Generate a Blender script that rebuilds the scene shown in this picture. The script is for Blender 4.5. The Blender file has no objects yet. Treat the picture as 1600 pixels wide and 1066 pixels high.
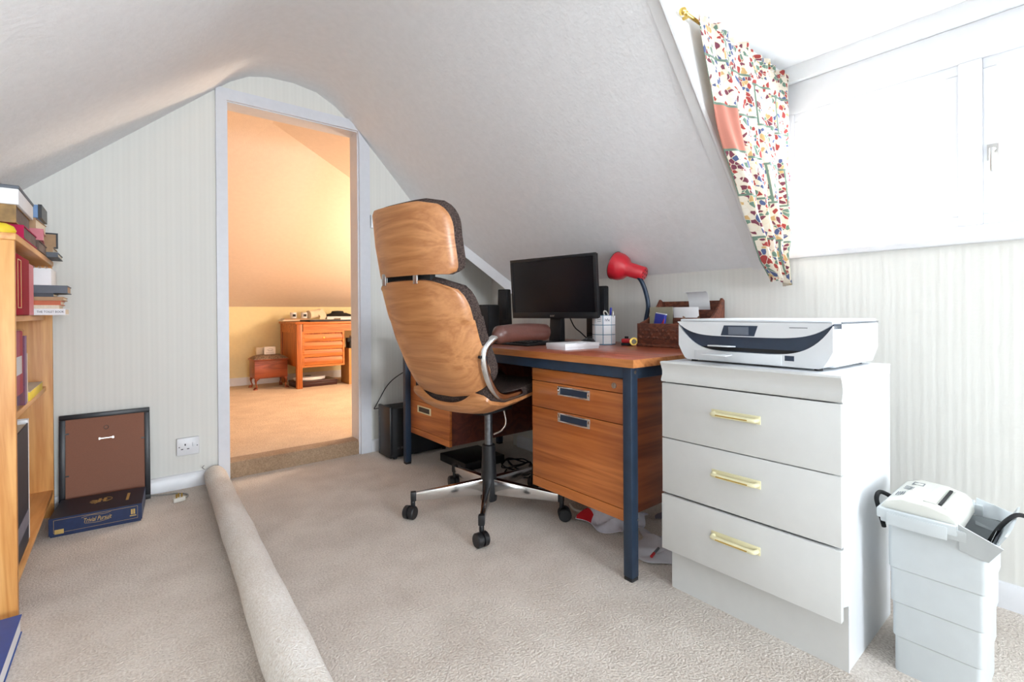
import bpy, bmesh, math, random
from mathutils import Vector, Matrix
random.seed(7)
scene = bpy.context.scene
COL = scene.collection
PI = math.pi

# ------------------------------------------------------------------ camera
CAM_H = 0.90
yaw, pitch, roll = math.radians(38.975), math.radians(-0.206), math.radians(-0.361)
fwd = Vector((math.sin(yaw)*math.cos(pitch), math.cos(yaw)*math.cos(pitch), math.sin(pitch)))
rgt = Vector((math.cos(yaw), -math.sin(yaw), 0)); upv = rgt.cross(fwd)
r2 = math.cos(roll)*rgt + math.sin(roll)*upv
u2 = -math.sin(roll)*rgt + math.cos(roll)*upv
cd = bpy.data.cameras.new('camera'); cam = bpy.data.objects.new('camera', cd); COL.objects.link(cam)
m = Matrix((r2, u2, -fwd)).transposed().to_4x4(); m.translation = (0, 0, CAM_H)
cam.matrix_world = m
cd.sensor_width = 36; cd.lens = 36*753/1600; cd.shift_y = -41.1/1600; cd.clip_start = 0.02
scene.camera = cam

# ------------------------------------------------------------------ world, lights, exposure
w = bpy.data.worlds.new('sky'); scene.world = w; w.use_nodes = True
bg = w.node_tree.nodes['Background']; bg.inputs[0].default_value = (0.86, 0.93, 1.0, 1); bg.inputs[1].default_value = 3.0
scene.view_settings.view_transform = 'Standard'
try: scene.view_settings.look = 'None'
except Exception: pass
scene.view_settings.exposure = 0.86; scene.view_settings.gamma = 1.0
scene.view_settings.use_curve_mapping = False

def area(name, loc, target, sx, sy, power, col):
    l = bpy.data.lights.new(name, 'AREA'); l.shape = 'RECTANGLE'; l.size = sx; l.size_y = sy
    l.energy = power; l.color = col
    o = bpy.data.objects.new(name, l); COL.objects.link(o); o.location = loc
    o.rotation_euler = (Vector(target)-Vector(loc)).to_track_quat('-Z', 'Y').to_euler()
    return o
area('daylight_dormer', (2.75, 0.20, 1.60), (1.0, 0.35, 0.9), 1.7, 1.3, 120, (0.90, 0.955, 1.0))
area('added_rear_fill', (0.60, -4.40, 1.05), (0.62, 1.0, 1.25), 1.7, 1.2, 160, (0.885, 0.945, 1.0))  # added fill from behind the camera, shining in through the added rear window
l = bpy.data.lights.new('far_room_lamp', 'POINT'); l.energy = 44; l.color = (1.0, 0.86, 0.70); l.shadow_soft_size = 0.2
o = bpy.data.objects.new('far_room_lamp', l); COL.objects.link(o); o.location = (2.78, 4.05, 1.20)

# ------------------------------------------------------------------ materials
def lin(r, g, b):
    f = lambda c: (c/255/12.92) if c <= 10 else ((c/255+0.055)/1.055)**2.4
    return (f(r), f(g), f(b), 1)
MATS = {}
def base_mat(name):
    mt = bpy.data.materials.new(name); mt.use_nodes = True
    nt = mt.node_tree; bs = nt.nodes['Principled BSDF']; MATS[name] = mt
    return mt, nt, bs
def N(nt, t, **kw):
    n = nt.nodes.new(t)
    for k, v in kw.items():
        if k in n.inputs: n.inputs[k].default_value = v
        else: setattr(n, k, v)
    return n
def plain(name, rgb, rough=0.5, metal=0.0, var=0.06, vscale=30, bump=0.0, bscale=200, spec=0.5, coat=0):
    mt, nt, bs = base_mat(name)
    tc = N(nt, 'ShaderNodeTexCoord'); no = N(nt, 'ShaderNodeTexNoise'); no.inputs['Scale'].default_value = vscale
    nt.links.new(tc.outputs['Object'], no.inputs['Vector'])
    cr = N(nt, 'ShaderNodeValToRGB'); c = lin(*rgb)
    cr.color_ramp.elements[0].position = 0.3; cr.color_ramp.elements[1].position = 0.7
    cr.color_ramp.elements[0].color = tuple(x*(1-var) for x in c[:3])+(1,)
    cr.color_ramp.elements[1].color = tuple(min(1, x*(1+var)) for x in c[:3])+(1,)
    nt.links.new(no.outputs['Fac'], cr.inputs[0]); nt.links.new(cr.outputs[0], bs.inputs['Base Color'])
    bs.inputs['Roughness'].default_value = rough; bs.inputs['Metallic'].default_value = metal
    bs.inputs['Specular IOR Level'].default_value = spec; bs.inputs['Coat Weight'].default_value = coat
    if bump:
        n2 = N(nt, 'ShaderNodeTexNoise'); n2.inputs['Scale'].default_value = bscale; n2.inputs['Detail'].default_value = 3
        nt.links.new(tc.outputs['Object'], n2.inputs['Vector'])
        b = N(nt, 'ShaderNodeBump'); b.inputs['Strength'].default_value = bump; b.inputs['Distance'].default_value = 0.004
        nt.links.new(n2.outputs['Fac'], b.inputs['Height']); nt.links.new(b.outputs[0], bs.inputs['Normal'])
    return mt
def wood(name, a, b, axis='y', rough=0.4, scale=9, stretch=0.08, rings=True, coat=0.0):
    mt, nt, bs = base_mat(name)
    tc = N(nt, 'ShaderNodeTexCoord'); mp = N(nt, 'ShaderNodeMapping')
    s = {'x': (stretch, 1, 1), 'y': (1, stretch, 1), 'z': (1, 1, stretch)}[axis]
    mp.inputs['Scale'].default_value = s; nt.links.new(tc.outputs['Object'], mp.inputs['Vector'])
    n1 = N(nt, 'ShaderNodeTexNoise'); n1.inputs['Scale'].default_value = scale; n1.inputs['Detail'].default_value = 4; n1.inputs['Distortion'].default_value = 1.2
    nt.links.new(mp.outputs[0], n1.inputs['Vector'])
    n2 = N(nt, 'ShaderNodeTexNoise'); n2.inputs['Scale'].default_value = scale*14; n2.inputs['Detail'].default_value = 3
    nt.links.new(mp.outputs[0], n2.inputs['Vector'])
    src = n1.outputs['Fac']
    if rings:
        ml = N(nt, 'ShaderNodeMath', operation='MULTIPLY'); ml.inputs[1].default_value = 9.0
        nt.links.new(n1.outputs['Fac'], ml.inputs[0])
        fr = N(nt, 'ShaderNodeMath', operation='PINGPONG'); fr.inputs[1].default_value = 1.0
        nt.links.new(ml.outputs[0], fr.inputs[0]); src = fr.outputs[0]
    mx = N(nt, 'ShaderNodeMix'); mx.data_type = 'FLOAT'; mx.inputs[0].default_value = 0.5
    nt.links.new(src, mx.inputs[2]); nt.links.new(n2.outputs['Fac'], mx.inputs[3])
    cr = N(nt, 'ShaderNodeValToRGB'); cr.color_ramp.elements[0].position = 0.2; cr.color_ramp.elements[1].position = 0.8
    cr.color_ramp.elements[0].color = lin(*a); cr.color_ramp.elements[1].color = lin(*b)
    nt.links.new(mx.outputs[0], cr.inputs[0]); nt.links.new(cr.outputs[0], bs.inputs['Base Color'])
    bs.inputs['Roughness'].default_value = rough; bs.inputs['Coat Weight'].default_value = coat; bs.inputs['Coat Roughness'].default_value = 0.2
    return mt
def carpet(name, a, b, scale=160, bump=0.9):
    mt, nt, bs = base_mat(name)
    tc = N(nt, 'ShaderNodeTexCoord')
    n1 = N(nt, 'ShaderNodeTexNoise'); n1.inputs['Scale'].default_value = scale; n1.inputs['Detail'].default_value = 2
    n2 = N(nt, 'ShaderNodeTexNoise'); n2.inputs['Scale'].default_value = 6; n2.inputs['Detail'].default_value = 3
    for n in (n1, n2): nt.links.new(tc.outputs['Object'], n.inputs['Vector'])
    mx = N(nt, 'ShaderNodeMix'); mx.data_type = 'FLOAT'; mx.inputs[0].default_value = 0.35
    nt.links.new(n1.outputs['Fac'], mx.inputs[2]); nt.links.new(n2.outputs['Fac'], mx.inputs[3])
    cr = N(nt, 'ShaderNodeValToRGB'); cr.color_ramp.elements[0].position = 0.34; cr.color_ramp.elements[1].position = 0.66
    cr.color_ramp.elements[0].color = lin(*a); cr.color_ramp.elements[1].color = lin(*b)
    nt.links.new(mx.outputs[0], cr.inputs[0]); nt.links.new(cr.outputs[0], bs.inputs['Base Color'])
    bs.inputs['Roughness'].default_value = 0.95; bs.inputs['Specular IOR Level'].default_value = 0.1
    bs.inputs['Sheen Weight'].default_value = 0.15
    bp = N(nt, 'ShaderNodeBump'); bp.inputs['Strength'].default_value = bump; bp.inputs['Distance'].default_value = 0.006
    nt.links.new(n1.outputs['Fac'], bp.inputs['Height']); nt.links.new(bp.outputs[0], bs.inputs['Normal'])
    return mt
def wallpaper(name, rgb):
    mt, nt, bs = base_mat(name)
    tc = N(nt, 'ShaderNodeTexCoord'); sp = N(nt, 'ShaderNodeSeparateXYZ'); nt.links.new(tc.outputs['Object'], sp.inputs[0])
    ad = N(nt, 'ShaderNodeMath', operation='ADD'); nt.links.new(sp.outputs[0], ad.inputs[0]); nt.links.new(sp.outputs[1], ad.inputs[1])
    ml = N(nt, 'ShaderNodeMath', operation='MULTIPLY'); ml.inputs[1].default_value = 2*PI/0.021; nt.links.new(ad.outputs[0], ml.inputs[0])
    sn = N(nt, 'ShaderNodeMath', operation='SINE'); nt.links.new(ml.outputs[0], sn.inputs[0])
    ml2 = N(nt, 'ShaderNodeMath', operation='MULTIPLY'); ml2.inputs[1].default_value = 2*PI/0.052; nt.links.new(ad.outputs[0], ml2.inputs[0])
    sn2 = N(nt, 'ShaderNodeMath', operation='SINE'); nt.links.new(ml2.outputs[0], sn2.inputs[0])
    no = N(nt, 'ShaderNodeTexNoise'); no.inputs['Scale'].default_value = 140; nt.links.new(tc.outputs['Object'], no.inputs['Vector'])
    a1 = N(nt, 'ShaderNodeMath', operation='ADD'); nt.links.new(sn.outputs[0], a1.inputs[0]); nt.links.new(sn2.outputs[0], a1.inputs[1])
    a2 = N(nt, 'ShaderNodeMath', operation='MULTIPLY_ADD'); a2.inputs[1].default_value = 1.6
    nt.links.new(no.outputs['Fac'], a2.inputs[0]); nt.links.new(a1.outputs[0], a2.inputs[2])
    cr = N(nt, 'ShaderNodeValToRGB'); c = lin(*rgb)
    mr = N(nt, 'ShaderNodeMapRange'); mr.inputs[1].default_value = -1.5; mr.inputs[2].default_value = 3.0; nt.links.new(a2.outputs[0], mr.inputs[0])
    cr.color_ramp.elements[0].color = tuple(x*0.985 for x in c[:3])+(1,); cr.color_ramp.elements[1].color = tuple(min(1, x*1.03) for x in c[:3])+(1,)
    nt.links.new(mr.outputs[0], cr.inputs[0]); nt.links.new(cr.outputs[0], bs.inputs['Base Color'])
    bp = N(nt, 'ShaderNodeBump'); bp.inputs['Strength'].default_value = 0.12; bp.inputs['Distance'].default_value = 0.0012
    nt.links.new(a2.outputs[0], bp.inputs['Height']); nt.links.new(bp.outputs[0], bs.inputs['Normal'])
    bs.inputs['Roughness'].default_value = 0.8; bs.inputs['Specular IOR Level'].default_value = 0.25
    return mt
def glassy(name, tint=(1, 1, 1), mixf=0.06):
    mt = bpy.data.materials.new(name); mt.use_nodes = True; nt = mt.node_tree; nt.nodes.clear()
    out = N(nt, 'ShaderNodeOutputMaterial'); tr = N(nt, 'ShaderNodeBsdfTransparent'); tr.inputs[0].default_value = (*tint, 1)
    gl = N(nt, 'ShaderNodeBsdfGlossy'); gl.inputs['Roughness'].default_value = 0.05
    mx = N(nt, 'ShaderNodeMixShader'); mx.inputs[0].default_value = mixf
    nt.links.new(tr.outputs[0], mx.inputs[1]); nt.links.new(gl.outputs[0], mx.inputs[2]); nt.links.new(mx.outputs[0], out.inputs[0])
    MATS[name] = mt
def curtain_mat(name):
    mt, nt, bs = base_mat(name)
    uv = N(nt, 'ShaderNodeUVMap'); mp = N(nt, 'ShaderNodeMapping'); nt.links.new(uv.outputs[0], mp.inputs['Vector'])
    nz = N(nt, 'ShaderNodeTexNoise'); nz.inputs['Scale'].default_value = 14; nt.links.new(mp.outputs[0], nz.inputs['Vector'])
    mixv = N(nt, 'ShaderNodeMix'); mixv.data_type = 'VECTOR'; mixv.inputs[0].default_value = 0.05
    nt.links.new(mp.outputs[0], mixv.inputs[4]); nt.links.new(nz.outputs['Color'], mixv.inputs[5])
    vo = N(nt, 'ShaderNodeTexVoronoi'); vo.inputs['Scale'].default_value = 62; nt.links.new(mixv.outputs[1], vo.inputs['Vector'])
    sep = N(nt, 'ShaderNodeSeparateColor'); nt.links.new(vo.outputs['Color'], sep.inputs[0])
    cr = N(nt, 'ShaderNodeValToRGB'); cr.color_ramp.interpolation = 'CONSTANT'
    pal = [(0, (228, 218, 202)), (0.36, (172, 70, 66)), (0.50, (230, 222, 208)), (0.64, (88, 100, 140)), (0.74, (112, 138, 122)), (0.83, (206, 170, 116)), (0.89, (128, 66, 82))]
    e = cr.color_ramp.elements; e[0].position = 0; e[0].color = lin(*pal[0][1]); e[1].position = pal[1][0]; e[1].color = lin(*pal[1][1])
    for p, c in pal[2:]:
        k = e.new(p); k.color = lin(*c)
    nt.links.new(sep.outputs[0], cr.inputs[0])
    v2 = N(nt, 'ShaderNodeTexVoronoi', feature='DISTANCE_TO_EDGE'); v2.inputs['Scale'].default_value = 62; nt.links.new(mixv.outputs[1], v2.inputs['Vector'])
    lt = N(nt, 'ShaderNodeMath', operation='LESS_THAN'); lt.inputs[1].default_value = 0.05; nt.links.new(v2.outputs['Distance'], lt.inputs[0])
    # framed panels
    br = N(nt, 'ShaderNodeTexBrick'); br.inputs['Scale'].default_value = 1.0; br.inputs['Brick Width'].default_value = 0.19; br.inputs['Row Height'].default_value = 0.15
    br.inputs['Mortar Size'].default_value = 0.004; br.offset = 0.3
    br.inputs['Color1'].default_value = (0, 0, 0, 1); br.inputs['Color2'].default_value = (0.6, 0.6, 0.6, 1); br.inputs['Mortar'].default_value = (1, 1, 1, 1)
    nt.links.new(mp.outputs[0], br.inputs['Vector'])
    m1 = N(nt, 'ShaderNodeMix'); m1.data_type = 'RGBA'; nt.links.new(lt.outputs[0], m1.inputs[0]); nt.links.new(cr.outputs[0], m1.inputs[6]); m1.inputs[7].default_value = lin(226, 214, 192)
    gt = N(nt, 'ShaderNodeMath', operation='GREATER_THAN'); gt.inputs[1].default_value = 0.5; nt.links.new(br.outputs['Fac'], gt.inputs[0])
    # some panels plain coral
    hf = N(nt, 'ShaderNodeSeparateColor'); nt.links.new(br.outputs['Color'], hf.inputs[0])
    g2 = N(nt, 'ShaderNodeMath', operation='GREATER_THAN'); g2.inputs[1].default_value = 0.545; nt.links.new(hf.outputs[0], g2.inputs[0])
    m0 = N(nt, 'ShaderNodeMix'); m0.data_type = 'RGBA'; nt.links.new(g2.outputs[0], m0.inputs[0]); nt.links.new(m1.outputs[2], m0.inputs[6]); m0.inputs[7].default_value = lin(200, 132, 114)
    m2 = N(nt, 'ShaderNodeMix'); m2.data_type = 'RGBA'; nt.links.new(gt.outputs[0], m2.inputs[0]); nt.links.new(m0.outputs[2], m2.inputs[6]); m2.inputs[7].default_value = lin(116, 138, 122)
    nt.links.new(m2.outputs[2], bs.inputs['Base Color']); bs.inputs['Roughness'].default_value = 0.9
    tl = N(nt, 'ShaderNodeBsdfTranslucent'); nt.links.new(m2.outputs[2], tl.inputs[0])
    ms = N(nt, 'ShaderNodeMixShader'); ms.inputs[0].default_value = 0.35
    out = nt.nodes['Material Output']; nt.links.new(bs.outputs[0], ms.inputs[1]); nt.links.new(tl.outputs[0], ms.inputs[2]); nt.links.new(ms.outputs[0], out.inputs[0])

carpet('carpet', (194, 181, 169), (234, 225, 215))
carpet('carpet_roll', (222, 212, 200), (252, 248, 242), scale=190)
carpet('carpet_far', (196, 172, 146), (228, 208, 182))
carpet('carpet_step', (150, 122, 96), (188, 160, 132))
wallpaper('wallpaper', (230, 229, 223))
plain('wall_far_room', (240, 222, 204), 0.85, var=0.02, bump=0.25, bscale=120, spec=0.2)
plain('wall_far_knee', (242, 228, 180), 0.85, var=0.02, bump=0.25, bscale=120, spec=0.2)
plain('ceiling_paint', (240, 241, 243), 0.9, var=0.02, bump=0.5, bscale=70, spec=0.15)
plain('dormer_paint', (236, 237, 238), 0.8, var=0.01, bump=0.15, bscale=80, spec=0.2)
plain('gloss_white', (232, 233, 236), 0.35, var=0.015, spec=0.5)
plain('door_paint', (222, 224, 230), 0.4, var=0.02)
wood('teak', (158, 82, 34), (204, 122, 60), 'y', 0.38, 7, 0.06, coat=0.1)
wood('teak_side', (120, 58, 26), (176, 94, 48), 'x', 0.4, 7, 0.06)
wood('desktop_wood', (140, 66, 44), (182, 96, 66), 'y', 0.28, 8, 0.06, coat=0.3)
wood('edge_wood', (160, 90, 44), (204, 134, 78), 'y', 0.4, 9, 0.08)
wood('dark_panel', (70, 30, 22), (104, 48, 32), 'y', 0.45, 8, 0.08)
wood('chair_ply', (172, 112, 66), (202, 142, 92), 'y', 0.34, 9, 0.07, coat=0.15)
wood('pine', (206, 138, 70), (236, 178, 108), 'z', 0.45, 8, 0.07)
wood('pine_shelf', (206, 138, 70), (236, 178, 108), 'y', 0.42, 8, 0.07)
wood('carved_wood', (72, 36, 26), (126, 70, 48), 'y', 0.55, 24, 0.5)
wood('far_oak', (172, 92, 36), (214, 130, 62), 'x', 0.42, 9, 0.08)
wood('far_oak_v', (158, 82, 34), (204, 122, 58), 'z', 0.42, 9, 0.08)
wood('stool_wood', (118, 52, 26), (164, 82, 44), 'x', 0.4, 10, 0.12)
plain('blue_steel', (38, 54, 74), 0.42, 0.2, var=0.12, vscale=18)
plain('chrome', (216, 216, 216), 0.16, 1.0, var=0.02)
plain('brushed', (196, 194, 190), 0.3, 1.0, var=0.03)
plain('grey_steel', (110, 112, 116), 0.35, 0.9, var=0.25, vscale=60)
plain('black_plastic', (22, 23, 26), 0.45, var=0.08)
plain('matt_black', (16, 17, 20), 0.7, var=0.1)
plain('screen_black', (20, 20, 24), 0.22, var=0.03)
plain('fabric_dark', (74, 62, 58), 0.95, var=0.6, vscale=190, bump=0.9, bscale=260, spec=0.15)
plain('leather_brown', (94, 58, 50), 0.34, var=0.08, bump=0.2, bscale=160)
plain('chest_white', (212, 213, 211), 0.45, var=0.012)
plain('chest_side', (218, 221, 224), 0.4, var=0.012)
plain('cream_handle', (228, 221, 182), 0.35, var=0.03)
plain('brass', (210, 178, 96), 0.25, 1.0, var=0.04)
plain('printer_white', (222, 225, 228), 0.3, var=0.008)
plain('printer_dark', (44, 58, 78), 0.3, var=0.05)
plain('lcd_grey', (104, 112, 126), 0.2, var=0.03)
plain('bin_grey', (200, 206, 208), 0.45, var=0.015)
plain('bin_inside', (120, 128, 132), 0.5, var=0.03)
plain('shredder_beige', (214, 214, 206), 0.45, var=0.015)
plain('print_grey', (110, 114, 120), 0.6, var=0.02)
plain('red_enamel', (206, 38, 52), 0.32, var=0.04, coat=0.3)
plain('paper', (238, 238, 240), 0.8, var=0.015)
plain('paper_shade', (216, 216, 222), 0.8, var=0.03)
plain('pot_blue', (96, 138, 164), 0.5, var=0.04)
plain('ink_navy', (36, 52, 92), 0.6, var=0.05)
plain('royal_blue', (40, 52, 160), 0.4, var=0.06)
plain('red_plastic', (196, 34, 44), 0.4, var=0.05)
plain('pink_tip', (226, 150, 160), 0.5, var=0.05)
plain('olive_card', (142, 136, 116), 0.7, var=0.05)
plain('brown_paper', (126, 94, 78), 0.75, var=0.1)
plain('game_navy', (26, 44, 82), 0.4, var=0.12, vscale=50)
plain('game_top', (22, 28, 44), 0.4, var=0.15, vscale=50)
plain('gold_print', (202, 170, 100), 0.4, 0.3, var=0.08)
plain('hardboard', (138, 92, 72), 0.75, var=0.06, vscale=300)
plain('frame_black', (18, 20, 28), 0.4, var=0.08)
plain('crimson', (160, 14, 42), 0.7, var=0.06, spec=0.15)
plain('rose', (204, 110, 122), 0.5, var=0.06)
plain('book_grey', (126, 124, 138), 0.6, var=0.06)
plain('book_purple', (104, 84, 150), 0.55, var=0.06)
plain('book_slate', (86, 92, 102), 0.5, var=0.05)
plain('book_navy', (28, 34, 48), 0.45, var=0.25, vscale=40)
plain('book_blue', (30, 78, 156), 0.4, var=0.06)
plain('book_lilacblue', (104, 140, 186), 0.5, var=0.05)
plain('magenta', (186, 26, 80), 0.6, var=0.1, spec=0.2)
plain('plum', (112, 48, 104), 0.4, var=0.1)
plain('pages', (226, 212, 190), 0.85, var=0.08, vscale=200)
plain('book_tan', (176, 140, 104), 0.6, var=0.1)
plain('book_orange', (200, 98, 54), 0.5, var=0.08)
plain('book_mottled', (150, 116, 64), 0.5, var=0.55, vscale=28)
plain('book_umber', (92, 70, 60), 0.55, var=0.4, vscale=35)
plain('yellow', (236, 206, 48), 0.6, var=0.04)
glassy('glass', (0.98, 0.99, 1.0), 0.05)
glassy('cellophane', (0.97, 0.96, 0.97), 0.16)
plain('cardboard', (196, 148, 92), 0.8, var=0.06)
plain('tapestry', (128, 108, 92), 0.95, var=0.55, vscale=90, bump=0.5, bscale=200)
plain('towel', (232, 214, 188), 0.95, var=0.04, bump=0.5, bscale=160)
plain('blotter', (44, 42, 44), 0.6, var=0.08)
plain('mahogany_dark', (62, 26, 24), 0.4, var=0.15)
plain('lilac_paper', (222, 222, 234), 0.7, var=0.05)
plain('cable_white', (220, 216, 206), 0.5, var=0.03)
plain('cable_grey', (150, 146, 140), 0.55, var=0.03)
curtain_mat('curtain_print')

# ------------------------------------------------------------------ mesh helpers
class MB:
    def __init__(s): s.v = []; s.f = []; s.uv = None
    def add(s, vs, fs):
        n = len(s.v); s.v += [tuple(p) for p in vs]; s.f += [tuple(i+n for i in f) for f in fs]; return s
    def box(s, x0, x1, y0, y1, z0, z1, M=None):
        vs = [Vector((x, y, z)) for z in (z0, z1) for y in (y0, y1) for x in (x0, x1)]
        if M is not None: vs = [M @ p for p in vs]
        return s.add(vs, [(0, 2, 3, 1), (4, 5, 7, 6), (0, 1, 5, 4), (2, 6, 7, 3), (0, 4, 6, 2), (1, 3, 7, 5)])
    def prism(s, poly, axis, lo, hi, M=None):
        # poly: 2-D outline; axis 'x': (y,z), 'y': (x,z), 'z': (x,y)
        def p3(a, b, c): return {'x': (c, a, b), 'y': (a, c, b), 'z': (a, b, c)}[axis]
        n = len(poly); vs = [Vector(p3(a, b, lo)) for a, b in poly]+[Vector(p3(a, b, hi)) for a, b in poly]
        if M is not None: vs = [M @ p for p in vs]
        fs = [tuple(range(n-1, -1, -1)), tuple(range(n, 2*n))]+[(i, (i+1) % n, n+(i+1) % n, n+i) for i in range(n)]
        return s.add(vs, fs)
    def cyl(s, p0, p1, r0, r1=None, n=16):
        r1 = r0 if r1 is None else r1
        p0 = Vector(p0); p1 = Vector(p1); d = (p1-p0).normalized()
        a = d.orthogonal().normalized(); b = d.cross(a); vs = []
        for p, r in ((p0, r0), (p1, r1)):
            vs += [p+(a*math.cos(2*PI*i/n)+b*math.sin(2*PI*i/n))*r for i in range(n)]
        return s.add(vs, [tuple(range(n-1, -1, -1)), tuple(range(n, 2*n))]+[(i, (i+1) % n, n+(i+1) % n, n+i) for i in range(n)])
    def tube(s, path, r, n=10, smooth=6):
        P = [Vector(p) for p in path]
        if smooth and len(P) > 2:
            Q = []
            for i in range(len(P)-1):
                a = P[max(i-1, 0)]; b = P[i]; c = P[i+1]; d = P[min(i+2, len(P)-1)]
                for k in range(smooth):
                    t = k/smooth
                    Q.append(0.5*((2*b)+(c-a)*t+(2*a-5*b+4*c-d)*t*t+(3*b-a-3*c+d)*t**3))
            Q.append(P[-1]); P = Q
        rs = r if callable(r) else (lambda t: r)
        prev = None; vs = []; m_ = len(P)
        for i, p in enumerate(P):
            t = (P[min(i+1, m_-1)]-P[max(i-1, 0)]).normalized()
            if prev is None: a = t.orthogonal().normalized()
            else: a = (prev-t*prev.dot(t)).normalized()
            prev = a; b = t.cross(a); rr = rs(i/(m_-1))
            vs += [p+(a*math.cos(2*PI*k/n)+b*math.sin(2*PI*k/n))*rr for k in range(n)]
        fs = [tuple(range(n-1, -1, -1)), tuple(range((m_-1)*n, m_*n))]
        for i in range(m_-1):
            fs += [(i*n+k, i*n+(k+1) % n, (i+1)*n+(k+1) % n, (i+1)*n+k) for k in range(n)]
        return s.add(vs, fs)
    def lathe(s, prof, n=24, M=None, closed=True):
        vs = []
        for r, z in prof: vs += [Vector((r*math.cos(2*PI*i/n), r*math.sin(2*PI*i/n), z)) for i in range(n)]
        if M is not None: vs = [M @ p for p in vs]
        m_ = len(prof); fs = []
        for j in range(m_-1): fs += [(j*n+i, j*n+(i+1) % n, (j+1)*n+(i+1) % n, (j+1)*n+i) for i in range(n)]
        if closed: fs += [tuple(range(n-1, -1, -1)), tuple(range((m_-1)*n, m_*n))]
        return s.add(vs, fs)
    def sheet(s, fn, nu, nv, off):
        # closed solid: grid fn(a,b) a,b in 0..1 and the same grid offset by off(a,b)
        A = [fn(i/nu, j/nv) for j in range(nv+1) for i in range(nu+1)]
        B = [A[j*(nu+1)+i]+off(i/nu, j/nv) for j in range(nv+1) for i in range(nu+1)]
        K = len(A); fs = []; W = nu+1
        for j in range(nv):
            for i in range(nu):
                q = (j*W+i, j*W+i+1, (j+1)*W+i+1, (j+1)*W+i)
                fs.append(q); fs.append(tuple(K+x for x in reversed(q)))
        rim = [i for i in range(W)]+[j*W+nu for j in range(1, nv+1)]+[nv*W+i for i in range(nu-1, -1, -1)]+[j*W for j in range(nv-1, 0, -1)]
        for k in range(len(rim)):
            a, b = rim[k], rim[(k+1) % len(rim)]; fs.append((b, a, K+a, K+b))
        return s.add(A+B, fs)
def link(name, me, mat, parent):
    if mat: me.materials.append(MATS[mat])
    o = bpy.data.objects.new(name, me); COL.objects.link(o)
    if parent is not None: o.parent = parent
    return o
def build(name, mb, mat, parent=None, world=True, bevel=0.0, seg=2, smooth=40, label=None, origin=None):
    off = Vector((0, 0, 0))
    if world:
        p = parent
        while p is not None: off += p.location; p = p.parent
    if origin is not None: off = Vector(origin)
    me = bpy.data.meshes.new(name)
    me.from_pydata([Vector(p)-off for p in mb.v], [], mb.f)
    bm = bmesh.new(); bm.from_mesh(me)
    bmesh.ops.recalc_face_normals(bm, faces=bm.faces)
    if bevel:
        ed = [e for e in bm.edges if len(e.link_faces) == 2 and e.calc_face_angle(0) > math.radians(35)]
        bmesh.ops.bevel(bm, geom=ed, offset=bevel, segments=seg, profile=0.5, affect='EDGES', clamp_overlap=True)
    ng = [f for f in bm.faces if len(f.verts) > 4]
    if ng: bmesh.ops.triangulate(bm, faces=ng)
    bm.to_mesh(me); bm.free()
    if smooth:
        me.polygons.foreach_set('use_smooth', [True]*len(me.polygons))
        try: me.set_sharp_from_angle(angle=math.radians(smooth))
        except Exception: pass
    me.update()
    o = link(name, me, mat, parent)
    if origin is not None: o.location = origin
    if label: o['label'] = label
    return o
def tag(o, label, cat, group=None):
    o['label'] = label; o['category'] = cat
    if group: o['group'] = group
    return o
def thing(name, label, cat, loc=(0, 0, 0), rotz=0, group=None):
    o = bpy.data.objects.new(name, None); o.empty_display_size = 0.05; COL.objects.link(o)
    o.location = loc; o.rotation_euler = (0, 0, rotz); return tag(o, label, cat, group)
def struct(name, mb, mat, parent=None, bevel=0.0, smooth=30):
    o = build(name, mb, mat, parent, bevel=bevel, smooth=smooth)
    if parent is None: o['kind'] = 'structure'
    return o
def B(x0, x1, y0, y1, z0, z1, M=None): return MB().box(x0, x1, y0, y1, z0, z1, M)
def rotM(loc, ang, axis='Z'): return Matrix.Translation(loc) @ Matrix.Rotation(ang, 4, axis)
def text(name, body, size, mat, parent, M, shear=0.0, ext=0.0004, spacing=1.0, xs=1.0):
    c = bpy.data.curves.new(name, 'FONT'); c.body = body; c.size = size; c.shear = shear; c.extrude = ext
    c.align_x = 'CENTER'; c.align_y = 'CENTER'; c.space_character = spacing; c.resolution_u = 3
    t = bpy.data.objects.new('tmp_text', c); COL.objects.link(t)
    dg = bpy.context.evaluated_depsgraph_get()
    me = bpy.data.meshes.new_from_object(t.evaluated_get(dg)); bpy.data.objects.remove(t); bpy.data.curves.remove(c)
    me.transform(M @ Matrix.Diagonal((xs, 1, 1, 1))); me.name = name
    me.materials.clear()
    return link(name, me, mat, parent)
def face_M(p, right, up):
    # text frame: origin p, x along right, y along up
    r = Vector(right).normalized(); u = Vector(up).normalized(); n = r.cross(u)
    m_ = Matrix((r, u, n)).transposed().to_4x4(); m_.translation = p; return m_

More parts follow.
